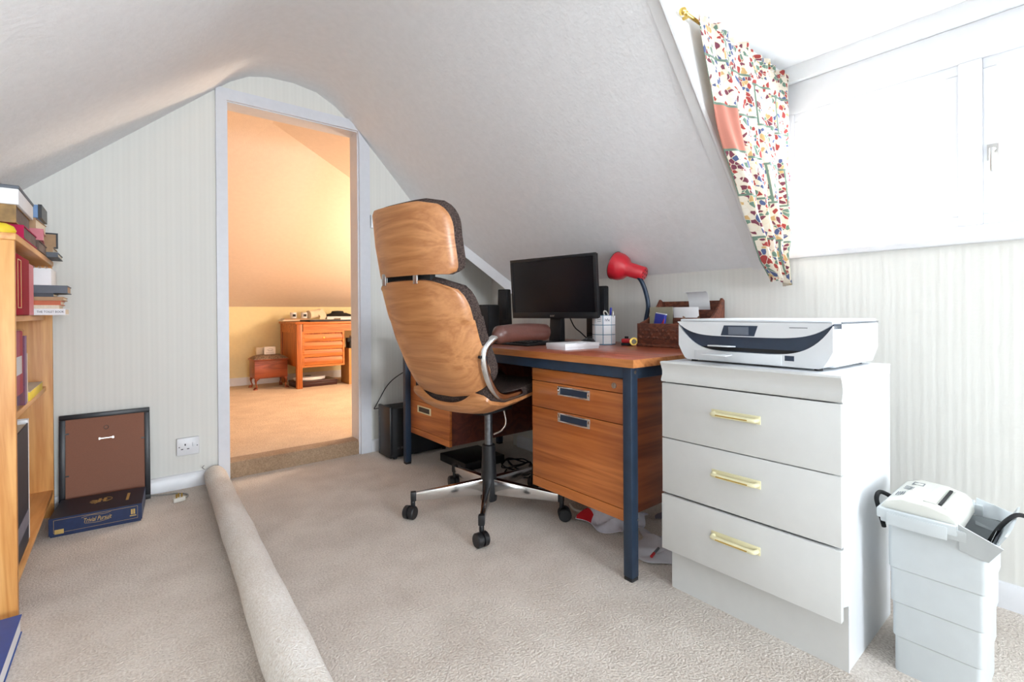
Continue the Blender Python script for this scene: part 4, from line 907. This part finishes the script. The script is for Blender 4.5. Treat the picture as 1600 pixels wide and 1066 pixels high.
# ------------------------------------------------------------------ printer
PZ = 0.7427
pr = thing('inkjet_printer', 'white and slate inkjet printer standing on the chest of drawers', 'printer', (1.575, 0.657, PZ), math.radians(-1.5))
PW = 0.222
def smile(s_, c, e, p): return c+(e-c)*abs(s_)**p
ys = [-1+2*i/28 for i in range(29)]
low_ = [(-PW*0.93, 0.006), (PW*0.93, 0.006), (PW*0.985, 0.03), (PW, 0.07), (PW, 0.112)]+[(PW*s_, smile(s_, 0.040, 0.112, 3.2)) for s_ in reversed(ys[1:-1])]+[(-PW, 0.112), (-PW, 0.07), (-PW*0.985, 0.03)]
# lower shell in strips so that the concave rim meshes cleanly
def strips(lo, hi, x0, x1, n_=40):
    mb = MB()
    cols = [-1+2*i/n_ for i in range(n_+1)]
    vs = []
    for s_ in cols:
        for x in (x0, x1):
            vs += [(x, s_*PW, lo(s_)), (x, s_*PW, hi(s_))]
    fs = []
    for i in range(n_):
        a = 4*i; b = a+4
        fs += [(a, b, b+1, a+1), (a+2, a+3, b+3, b+2), (a, a+2, b+2, b), (a+1, b+1, b+3, a+3)]
    fs += [(0, 1, 3, 2), (4*n_, 4*n_+2, 4*n_+3, 4*n_+1)]
    return mb.add(vs, fs)
bot = lambda s_: 0.006+0.05*max(0, abs(s_)-0.88)**1.3/0.12**1.3*0.9
body = strips(bot, lambda s_: smile(s_, 0.037, 0.118, 4.5), -0.165, -0.11)
build('lower_shell', body, 'printer_white', pr, world=False, smooth=35)
build('main_body', MB().prism([(-PW*0.94, 0.006), (PW*0.94, 0.006), (PW, 0.05), (PW, 0.124), (-PW, 0.124), (-PW, 0.05)], 'x', -0.11, 0.185), 'printer_white', pr, world=False, bevel=0.006)
band = strips(lambda s_: smile(s_, 0.032, 0.110, 4.5), lambda s_: smile(s_, 0.092, 0.1255, 4.0), -0.158, -0.105)
build('slate_band', band, 'printer_dark', pr, world=False, smooth=35)
upper = strips(lambda s_: smile(s_, 0.083, 0.1235, 5.0), lambda s_: 0.1262, -0.170, -0.108)
build('control_panel', upper, 'printer_white', pr, world=False, smooth=35)
build('scanner_lid', B(-0.16, 0.180, -PW+0.003, PW-0.003, 0.1265, 0.134), 'printer_white', pr, world=False, bevel=0.003)
build('lid_groove', B(-0.10, 0.183, -PW-0.0006, -PW+0.004, 0.1240, 0.1266), 'print_grey', pr, world=False)
sc_ = build('display_panel', MB().prism([(0.064, 0.116), (-0.036, 0.116), (-0.026, 0.086), (0.074, 0.086)], 'x', -0.1715, -0.170), 'printer_dark', pr, world=False)
build('display', B(-0.1722, -0.1715, -0.010, 0.050, 0.089, 0.112), 'lcd_grey', sc_, world=False)
build('output_slot', B(-0.1585, -0.15, -0.15, 0.17, 0.040, 0.050), 'matt_black', pr, world=False)
build('output_flap', MB().box(-0.205, -0.150, 0.035, 0.100, 0.043, 0.047, Matrix.Rotation(0.05, 4, 'Y')).box(-0.240, -0.203, 0.020, 0.100, 0.0355, 0.0395, Matrix.Rotation(-0.03, 4, 'Y')), 'printer_white', pr, world=False, bevel=0.0015)
build('paper_tray', B(-0.1670, -0.160, -0.098, 0.165, 0.008, 0.037), 'printer_white', pr, world=False, bevel=0.001)
build('energy_label', B(-0.1656, -0.1650, -0.130, -0.106, 0.022, 0.036), 'printer_dark', pr, world=False)
for k in range(1): build('model_mark', B(-0.1704, -0.170, -0.165, -0.120, 0.1115, 0.1135), 'print_grey', pr, world=False)
for x in (-0.14, 0.15):
    for y in (-0.18, 0.18): build('foot', MB().cyl((x, y, 0), (x, y, 0.008), 0.010, n=12), 'matt_black', pr, world=False)

# ------------------------------------------------------------------ paper shredder on its bin
sd = thing('paper_shredder', 'pale grey paper shredder bin with a beige cutting head', 'shredder', (1.59, 0.255, 0))
def ring(x0, x1, y0, y1, z, r=0.012):
    out_ = []
    for cx, cy, a0 in ((x1-r, y1-r, 0), (x0+r, y1-r, 90), (x0+r, y0+r, 180), (x1-r, y0+r, 270)):
        for k in range(5): a = math.radians(a0+k*22.5); out_.append((cx+r*math.cos(a), cy+r*math.sin(a), z))
    return out_
lv_ = []; zt = 0.372
for k in range(4):
    for z, o_ in ((0.0 if k == 0 else 0.004+k*0.086, 0.0), (0.086*(k+1), 0.0)) if k < 3 else ((0.262, 0), (zt, 0)):
        g = 0.0035*k
        lv_.append((z, g))
rings_ = []
for z, g in lv_: rings_.append(ring(1.500-g, 1.690+g, 0.178-g, 0.338+g, z))
rings_.append(ring(1.486, 1.704, 0.164, 0.352, zt)); inner = [ring(1.489, 1.701, 0.167, 0.349, zt), ring(1.506, 1.684, 0.186, 0.330, 0.02)]
allr = rings_+inner; nn = len(allr[0]); mb = MB(); vs = [p for rg in allr for p in rg]
fs = [tuple(range(nn-1, -1, -1)), tuple(range((len(allr)-1)*nn, len(allr)*nn))]
for L in range(len(allr)-1): fs += [(L*nn+k, L*nn+(k+1) % nn, (L+1)*nn+(k+1) % nn, (L+1)*nn+k) for k in range(nn)]
build('bin', mb.add(vs, fs), 'bin_grey', sd, smooth=30)
rm = MB().box(1.468, 1.482, 0.216, 0.366, 0.384, 0.408).box(1.700, 1.716, 0.216, 0.366, 0.384, 0.408).box(1.482, 1.700, 0.352, 0.366, 0.384, 0.408)
rm.prism([(1.478, 0.372), (1.486, 0.372), (1.482, 0.40), (1.468, 0.40)], 'y', 0.20, 0.36).prism([(1.704, 0.372), (1.712, 0.372), (1.722, 0.40), (1.702, 0.40)], 'y', 0.20, 0.36)
build('rim', rm, 'bin_grey', sd, bevel=0.003)
# flared open end of the bin
fl_ = MB().sheet(lambda a, b: V((1.486+0.218*a+(a-0.5)*0.030*b, 0.166-0.022*b-0.008*b*b, 0.340+0.072*b-0.01*math.sin(PI*a)*b)), 10, 6, lambda a, b: V((0, 0.004, 0.0)))
fl_.sheet(lambda a, b: V((1.486-0.016*b-0.014*b*a, 0.214-0.048*a-0.026*a*b, 0.350+0.048*b-0.010*a+0.016*b*(1-a))), 8, 5, lambda a, b: V((0.004, 0, 0)))
fl_.sheet(lambda a, b: V((1.702+0.016*b+0.014*b*a, 0.214-0.048*a-0.026*a*b, 0.350+0.048*b-0.010*a+0.016*b*(1-a))), 8, 5, lambda a, b: V((-0.004, 0, 0)))
build('flared_mouth', fl_, 'bin_grey', sd, smooth=60)
HM = Matrix.Translation((0, 0, 0))
hdp = [(0.362, 0.385), (0.362, 0.408), (0.352, 0.424), (0.320, 0.436), (0.268, 0.434), (0.232, 0.424), (0.220, 0.412), (0.214, 0.380)]
build('cutting_head', MB().prism(hdp, 'x', 1.484, 1.700), 'shredder_beige', sd, bevel=0.004)
build('feed_slot', B(1.525, 1.665, 0.2515, 0.2575, 0.4295, 0.4335), 'matt_black', sd)
build('slot_guide', MB().box(1.515, 1.675, 0.260, 0.284, 0.4335, 0.4375).box(1.515, 1.675, 0.240, 0.2500, 0.4265, 0.4310), 'shredder_beige', sd, bevel=0.0015)
ic_ = MB()
for k in range(4): ic_.box(1.53, 1.56, 0.326+k*0.0045, 0.328+k*0.0045, 0.4355-k*0.0016, 0.4362-k*0.0016)
for k in range(3): ic_.box(1.585+k*0.012, 1.589+k*0.012, 0.318, 0.336, 0.4352, 0.4362)
ic_.box(1.640, 1.665, 0.306, 0.308, 0.4354, 0.4362).box(1.640, 1.665, 0.328, 0.330, 0.4342, 0.4352).box(1.640, 1.642, 0.308, 0.328, 0.4352, 0.4362).box(1.663, 1.665, 0.308, 0.328, 0.4352, 0.4362)
build('warning_symbol', ic_, 'print_grey', sd)
build('front_cover_clip', B(1.464, 1.4675, 0.232, 0.345, 0.372, 0.402), 'bin_grey', sd, bevel=0.0015)
cbl = MB().tube([(1.60, 0.362, 0.400), (1.585, 0.385, 0.412), (1.56, 0.388, 0.402), (1.55, 0.380, 0.375), (1.56, 0.372, 0.33)], 0.0055, 10)
cbl.tube([(1.600, 0.20, 0.28), (1.615, 0.18, 0.34), (1.63, 0.160, 0.385), (1.645, 0.138, 0.412), (1.66, 0.12, 0.41)], 0.005, 10)
build('power_cord', cbl, 'matt_black', sd, smooth=70)

# ------------------------------------------------------------------ curtain and its rod on the dormer cheek
cu = thing('window_curtain', 'patterned red, blue and cream curtain gathered to one side of the dormer window', 'curtain', (1.85, 0.84, 1.0))
def cfn(a, b):
    # a: 0 near edge .. 1 by the window; b: 0 top .. 1 bottom
    xl = interp([(0, 1.492), (0.35, 1.60), (0.68, 1.745), (0.86, 1.815), (0.93, 1.835), (1.0, 1.885)], b)[0]
    xr = interp([(0, 2.205), (0.5, 2.19), (0.8, 2.12), (0.9, 2.05), (1.0, 2.045)], b)[0]
    z = 1.868-0.835*b-0.03*math.sin(a*9)*max(0, b-0.9)*6
    fold = 0.018*math.sin(a*26+b*3)+0.010*math.sin(a*51+2)
    amp = 0.35+0.9*b*(1-b)+0.55*b
    return V((xl+(xr-xl)*a, 0.845+fold*amp-0.02*b-(0.035*b*b), z-0.02*a*(b > 0.95)))
nu, nv = 90, 60
mb = MB().sheet(cfn, nu, nv, lambda a, b: V((0, 0.0012, 0)))
co = build('fabric', mb, 'curtain_print', cu, smooth=80)
uvl = co.data.uv_layers.new(name='UVMap'); K_ = (nu+1)*(nv+1)
for lp_ in co.data.loops:
    vi = lp_.vertex_index % K_; uvl.data[lp_.index].uv = ((vi % (nu+1))/nu*0.72, 1-(vi//(nu+1))/nv*0.84)
mb = MB().sheet(lambda a, b: V((cfn(a, 0).x, cfn(a, 0).y+0.008*math.sin(a*70), 1.868+0.022*b)), 90, 2, lambda a, b: V((0, 0.0012, 0)))
cp = build('gathered_heading', mb, 'curtain_print', cu, smooth=80)
uvl = cp.data.uv_layers.new(name='UVMap')
for lp_ in cp.data.loops:
    vi = lp_.vertex_index % (91*3); uvl.data[lp_.index].uv = ((vi % 91)/90*0.72, 1.0+(vi//91)*0.011)
rd = thing('curtain_rod', 'slim brass curtain rod with a ball end along the dormer cheek', 'curtain rod', (1.80, 0.858, 1.86))
build('rod', MB().cyl((1.44, 0.866, 1.876), (2.23, 0.866, 1.876), 0.006, n=12), 'brass', rd)
build('finial', MB().lathe([(0.004, 0), (0.009, 0.002), (0.006, 0.008), (0.012, 0.016), (0.013, 0.022), (0.008, 0.030), (0.001, 0.032)], 16, Matrix.Translation((1.442, 0.866, 1.876)) @ Matrix.Rotation(-PI/2, 4, 'Y')), 'brass', rd)
build('bracket', B(1.456, 1.464, 0.864, 0.889, 1.872, 1.880), 'brass', rd)

# ------------------------------------------------------------------ under and beside the desk
pc = thing('computer_tower', 'black computer tower on the floor by the door frame', 'computer', (1.46, 2.85, 0))
build('case', B(1.285, 1.70, 2.765, 2.93, 0.012, 0.315), 'matt_black', pc, bevel=0.004)
build('front_panel', B(1.268, 1.286, 2.762, 2.933, 0.010, 0.325), 'black_plastic', pc, bevel=0.005)
build('trim_strip', B(1.2655, 1.269, 2.93-0.020, 2.93-0.012, 0.03, 0.25), 'grey_steel', pc)
for x in (1.31, 1.66):
    for y in (2.78, 2.915): build('foot', MB().cyl((x, y, 0), (x, y, 0.013), 0.012, n=12), 'black_plastic', pc)
pp_ = MB()
for k in range(4): pp_.box(1.32+k*0.022, 1.334+k*0.022, 2.7635, 2.7655, 0.06, 0.074)
build('port', pp_, 'grey_steel', pc)
tag(build('loose_cable', MB().tube([(1.262, 2.985, 0.285), (1.30, 2.99, 0.34), (1.36, 2.99, 0.43), (1.44, 2.985, 0.49), (1.55, 2.96, 0.54), (1.70, 2.90, 0.60)], 0.0032, 8).tube([(1.262, 2.985, 0.285), (1.29, 2.97, 0.287), (1.30, 2.955, 0.27), (1.29, 2.95, 0.22)], 0.003, 8), 'matt_black'), 'thin black cable arching up the wall above the computer tower', 'cable')
dvd = thing('router_box', 'low black box lying on the floor under the left pedestal', 'box', (1.60, 2.42, 0))
build('case', B(1.50, 1.78, 2.28, 2.56, 0.004, 0.05), 'black_plastic', dvd, bevel=0.003); build('indicator', B(1.4985, 1.50, 2.33, 2.36, 0.02, 0.028), 'grey_steel', dvd)
ps = thing('power_strip', 'black power strip with white plugs on the floor under the desk', 'power strip', (1.83, 2.02, 0), math.radians(40))
build('strip_body', B(-0.16, 0.16, -0.028, 0.028, 0.0, 0.035), 'black_plastic', ps, world=False, bevel=0.004)
for k in range(3): build('plug', MB().prism([(-0.022, -0.02), (0.022, -0.02), (0.016, 0.02), (-0.016, 0.02)], 'z', 0.035, 0.072, Matrix.Translation((-0.11+k*0.10, 0, 0))), 'black_plastic' if k == 1 else 'cable_white', ps, world=False, bevel=0.003)
ad = thing('power_adapter', 'black power adapter lump beside the power strip', 'adapter', (1.84, 1.68, 0), math.radians(20))
build('brick', B(-0.07, 0.07, -0.04, 0.04, 0.0, 0.045), 'matt_black', ad, world=False, bevel=0.008); build('cord', MB().tube([(0.07, 0, 0.02), (0.10, 0.03, 0.006), (0.13, 0.10, 0.006), (0.10, 0.16, 0.006)], 0.004, 8), 'matt_black', ad, world=False)
rnd = random.Random(3)
for k, (lb, cx, cy, r_) in enumerate((('black cable tangle under the middle of the desk', 1.74, 2.10, 0.11), ('black cable loops in front of the power strip', 1.78, 1.83, 0.09), ('black cable lying before the left pedestal', 1.48, 2.25, 0.09))):
    pts = []
    for i in range(16 if k < 2 else 9):
        a = i*1.15+rnd.random()*0.7; q = r_*(0.45+0.55*rnd.random()); pts.append((cx+q*math.cos(a), cy+q*math.sin(a)*0.8, 0.006+0.05*rnd.random()*(k == 0)+0.02*rnd.random()))
    tag(build('cable_tangle', MB().tube(pts, 0.0042, 7, 7), 'matt_black', smooth=70), lb, 'cable')
tag(build('white_cable', MB().tube([(1.62, 1.58, 0.006), (1.59, 1.52, 0.006), (1.61, 1.475, 0.006), (1.66, 1.46, 0.006), (1.70, 1.49, 0.006), (1.69, 1.56, 0.006)], 0.0065, 10), 'cable_white', smooth=70), 'loop of white cable on the carpet under the right pedestal', 'cable')
tag(build('upright_cable', MB().tube([(1.70, 2.16, 0.006), (1.64, 2.10, 0.006), (1.66, 2.02, 0.008), (1.70, 1.96, 0.010), (1.69, 1.92, 0.006)], 0.004, 8), 'matt_black'), 'black cable slung across the power leads under the desk', 'cable')
# papers and bags under the near end
def crumple(nm, lb, mat, cx, cy, w_, d_, rz, hgt, seed, cat='bag'):
    rr = random.Random(seed); ph = [rr.random()*6 for _ in range(6)]
    def fn(a, b):
        x, y = (a-0.5)*w_, (b-0.5)*d_
        e = min(a, 1-a, b, 1-b)*4; e = min(1, e)
        z = hgt*(0.45+0.35*math.sin(a*7+ph[0])*math.cos(b*6+ph[1])+0.2*math.sin(a*15+b*11+ph[2]))*(0.25+0.75*e)
        x += 0.02*math.sin(b*9+ph[3]); y += 0.02*math.sin(a*8+ph[4])
        c_, s_ = math.cos(rz), math.sin(rz); return V((cx+x*c_-y*s_, cy+x*s_+y*c_, max(0.004, z+0.004)))
    return fn
f1 = crumple('', '', '', 1.640, 1.335, 0.24, 0.21, 0.15, 0.085, 4)
cb = thing('carrier_bag', 'crumpled white and red carrier bag on the floor behind the desk leg', 'bag', (1.62, 1.24, 0))
build('bag_film', MB().sheet(f1, 20, 22, lambda a, b: V((0, 0, -0.0025))), 'lilac_paper', cb, smooth=25)
build('red_print', MB().sheet(lambda a, b: f1(0.0+0.16*a, 0.70+0.28*b)+V((-0.002, 0.0, 0.002)), 5, 6, lambda a, b: V((0, 0, -0.001))), 'red_plastic', cb, smooth=25)
f2 = crumple('', '', '', 1.585, 1.050, 0.23, 0.23, 0.35, 0.03, 9)
pa = tag(build('loose_papers', MB().sheet(f2, 16, 16, lambda a, b: V((0, 0, -0.002))), 'paper_shade', smooth=25), 'loose white sheet of paper on the carpet beside the chest', 'paper')
pn = thing('pen', 'short red and grey pen lying on the paper under the desk end', 'pen', (1.50, 1.035, 0.022), math.radians(15))
build('barrel', MB().cyl((-0.03, 0, 0.006), (0.035, 0, 0.006), 0.0045, n=10), 'print_grey', pn, world=False); build('cap', MB().cyl((-0.04, 0, 0.006), (-0.012, 0, 0.006), 0.0052, n=10), 'red_plastic', pn, world=False)
f3 = crumple('', '', '', 1.88, 1.12, 0.17, 0.22, 0.05, 0.06, 12)
tag(build('grey_bag', MB().sheet(f3, 16, 16, lambda a, b: V((0, 0, -0.002))), 'book_grey', smooth=25), 'crumpled grey bag far under the near end of the desk', 'bag')

# ------------------------------------------------------------------ furniture in the room beyond
fd = thing('writing_desk', 'oak writing desk with four slatted drawers in the far room', 'desk', (2.0, 5.85, F0))
FX0, FX1, FY0, FY1, FT = 1.447, 2.70, 5.50, 6.20, 0.815
build('desktop', B(FX0, FX1, FY0-0.01, FY1, FT-0.022, FT), 'far_oak', fd, bevel=0.003)
build('apron', B(FX0+0.085, FX1-0.05, FY0+0.012, FY0+0.030, FT-0.105, FT-0.022), 'far_oak', fd)
build('side_apron', B(FX0+0.02, FX0+0.045, FY0+0.05, FY1-0.06, FT-0.12, FT-0.022), 'far_oak', fd)
for x, y in ((1.462, FY0), (1.462, FY1-0.06), (FX1-0.07, FY0), (FX1-0.07, FY1-0.06)):
    build('leg', B(x, x+0.058, y, y+0.050, F0, FT-0.022), 'far_oak_v', fd, bevel=0.003)
build('cabinet', B(1.475, 1.972, FY0+0.030, FY1-0.08, 0.325, FT-0.105), 'far_oak_v', fd)
build('cabinet_rim', MB().box(1.522, 1.540, FY0+0.004, FY0+0.030, 0.318, FT-0.106).box(1.960, 1.980, FY0+0.004, FY0+0.030, 0.318, FT-0.106).box(1.540, 1.960, FY0+0.004, FY0+0.030, 0.318, 0.338).box(1.540, 1.960, FY0+0.004, FY0+0.030, FT-0.122, FT-0.106), 'far_oak', fd)
for k in range(4):
    z0 = 0.342+k*0.0855
    d = build('drawer_front', MB().prism([(FY0+0.012, z0), (FY0+0.029, z0), (FY0+0.029, z0+0.078), (FY0+0.018, z0+0.078), (FY0+0.006, z0+0.045), (FY0+0.006, z0+0.030)], 'x', 1.542, 1.958), 'far_oak', fd)
    if k == 3: build('lock', MB().cyl((1.75, FY0+0.006, z0+0.04), (1.75, FY0, z0+0.04), 0.010, n=12), 'brass', d)
tag(build('desk_blotter', B(1.60, 2.50, FY0-0.006, FY1-0.32, FT+0.0002, FT+0.020), 'blotter', bevel=0.002), 'black blotter mat covering the far writing desk', 'blotter')
def pile(nm, lb, x0, x1, y0, y1, z0, z1, cv): return book(nm, lb, 'papers', x0, x1, y0, y1, z0, z1, cv, 'paper', th=0.002)
pile('folder', 'cream folder at the left end of the far writing desk', 1.42, 1.95, 5.90, 6.12, FT+0.0085, FT+0.022, 'pages')
pile('folder', 'tan folder under the two white cups on the far desk', 1.44, 1.72, 5.92, 6.10, FT+0.022, FT+0.036, 'book_tan')
pile('folder', 'white folder at the right front of the far desk', 1.98, 2.35, 5.62, 5.86, FT+0.0205, FT+0.036, 'paper')
pile('folder', 'thick white paper stack below the black hat on the far desk', 1.93, 2.35, 5.94, 6.16, FT+0.0085, FT+0.055, 'paper')
for k, (x, lb) in enumerate(((1.56, 'small white cup with a dark badge, left one on the far desk'), (1.68, 'small white cup with a dark badge, right one on the far desk'))):
    t = thing('white_cup', lb, 'cup', (x, 6.0, FT+0.0362), 0, 'white cups on the far desk')
    build('cup_body', MB().lathe([(0.026, 0), (0.034, 0.004), (0.036, 0.07), (0.032, 0.07), (0.030, 0.01), (0.001, 0.008)], 18), 'gloss_white', t, world=False)
    build('badge', B(-0.016, 0.016, -0.037, -0.0335, 0.022, 0.050), 'matt_black', t, world=False)
tl_ = thing('rolled_towel', 'rolled cream towel standing on the far writing desk', 'towel', (1.82, 6.02, FT+0.0225))
mb = MB().tube([(-0.09, -0.02, 0.055), (-0.03, 0.0, 0.062), (0.03, 0.01, 0.075), (0.06, 0.02, 0.09)], lambda t: 0.052-0.006*t, 18, 5); build('towel_roll', mb, 'towel', tl_, world=False, smooth=70)
build('loose_flap', MB().sheet(lambda a, b: V((0.02+0.07*b+0.02*math.sin(a*5), -0.055+0.03*a, 0.005+0.13*a*(0.6+0.4*b))), 8, 8, lambda a, b: V((0, -0.006, 0))), 'towel', tl_, world=False, smooth=70)
ht = thing('black_hat', 'flat black hat lying on papers on the far desk', 'hat', (2.10, 6.03, FT+0.056))
build('brim', MB().lathe([(0.90, 0.0), (1.0, 0.006), (0.9, 0.014), (0.55, 0.03), (0.5, 0.034)], 28, Matrix.Diagonal((0.19, 0.10, 1.3, 1))), 'matt_black', ht, world=False, smooth=70)
build('crown', MB().lathe([(0.56, 0.02), (0.55, 0.05), (0.48, 0.066), (0.02, 0.07)], 24, Matrix.Diagonal((0.14, 0.085, 1.0, 1)) @ Matrix.Translation((-0.1, 0, 0))), 'matt_black', ht, world=False, smooth=70)
tr = thing('tray_box', 'flat dark mahogany box on the floor under the far desk', 'box', (1.695, 5.72, F0), math.radians(3))
build('box_body', B(-0.225, 0.225, -0.13, 0.13, 0, 0.045), 'mahogany_dark', tr, world=False, bevel=0.004); build('box_lid', B(-0.23, 0.23, -0.135, 0.135, 0.0455, 0.066), 'mahogany_dark', tr, world=False, bevel=0.005)
bs_ = thing('round_scales', 'round white bathroom scales lying on the flat dark box', 'scales', (1.655, 5.72, F0+0.0665))
build('platform', MB().lathe([(0.13, 0.0), (0.145, 0.006), (0.150, 0.03), (0.146, 0.036), (0.002, 0.038)], 32, Matrix.Diagonal((1.15, 0.8, 1, 1))), 'gloss_white', bs_, world=False); build('dial', MB().lathe([(0.035, 0.037), (0.034, 0.041), (0.002, 0.041)], 20, Matrix.Translation((0.0, 0.06, 0))), 'print_grey', bs_, world=False)
cbx = thing('cardboard_box', 'tall brown cardboard box on the floor beside the far desk drawers', 'box', (2.13, 5.62, F0))
build('walls', MB().box(2.035, 2.26, 5.50, 5.505, F0, 0.505).box(2.035, 2.26, 5.76, 5.765, F0, 0.505).box(2.030, 2.035, 5.50, 5.765, F0, 0.505).box(2.26, 2.265, 5.50, 5.765, F0, 0.505).box(2.035, 2.26, 5.505, 5.76, F0, F0+0.006), 'cardboard', cbx)
tag(build('black_folder', MB().box(2.05, 2.23, 5.53, 5.60, F0+0.01, 0.575, None).box(2.05, 2.11, 5.60, 5.66, F0+0.01, 0.62), 'matt_black', bevel=0.004), 'black folders sticking out of the cardboard box', 'folder')
tag(build('magazine', B(2.13, 2.16, 5.61, 5.755, F0+0.012, 0.64), 'paper_shade'), 'pale magazine sticking out of the cardboard box', 'magazine')
ot = thing('footstool', 'mahogany box footstool with a tapestry top and curved legs', 'stool', (1.262, 5.87, F0), math.radians(0))
build('box_body', B(-0.165, 0.165, -0.135, 0.135, 0.118, 0.312), 'stool_wood', ot, world=False, bevel=0.004)
build('lid_rim', B(-0.178, 0.178, -0.148, 0.148, 0.3125, 0.325), 'stool_wood', ot, world=False, bevel=0.004)
build('padded_top', MB().sheet(lambda a, b: V(((a-0.5)*0.35, (b-0.5)*0.29, 0.3255+0.045*((1-abs(2*a-1)**3)*(1-abs(2*b-1)**3))**0.6)), 18, 16, lambda a, b: V((0, 0, -0.0003-0.045*((1-abs(2*a-1)**3)*(1-abs(2*b-1)**3))**0.6))), 'tapestry', ot, world=False, smooth=70)
for x in (-1, 1):
    for y in (-1, 1):
        lg = MB().tube([(x*0.135, y*0.110, 0.125), (x*0.152, y*0.124, 0.095), (x*0.150, y*0.122, 0.060), (x*0.142, y*0.116, 0.030), (x*0.156, y*0.128, 0.012)], lambda t: 0.028-0.05*t*(1-t)*1.3-0.010*t, 12, 6)
        lg.cyl((x*0.157, y*0.129, 0.0), (x*0.157, y*0.129, 0.016), 0.022, 0.018, 14); build('leg', lg, 'stool_wood', ot, world=False, smooth=60)
wc = thing('gift_box', 'small white printed box on the tapestry footstool', 'box', (1.27, 5.85, F0+0.371), math.radians(-6))
build('box_body', B(-0.055, 0.055, -0.035, 0.035, 0.0, 0.082), 'paper', wc, world=False, bevel=0.002)
build('printed_panel', MB().tube([(-0.03, -0.0355, 0.05), (0.0, -0.0355, 0.06), (0.03, -0.0355, 0.052), (0.0, -0.0355, 0.035), (-0.02, -0.0355, 0.042), (0.035, -0.0355, 0.03)], 0.0012, 5).box(-0.04, 0.04, -0.0358, -0.0352, 0.014, 0.017), 'print_grey', wc, world=False)
wc2 = tag(build('tissue_box', B(1.150, 1.235, 5.90, 5.96, F0+0.366, F0+0.445), 'pages', bevel=0.003), 'cream tissue box behind the small printed box on the footstool', 'box')
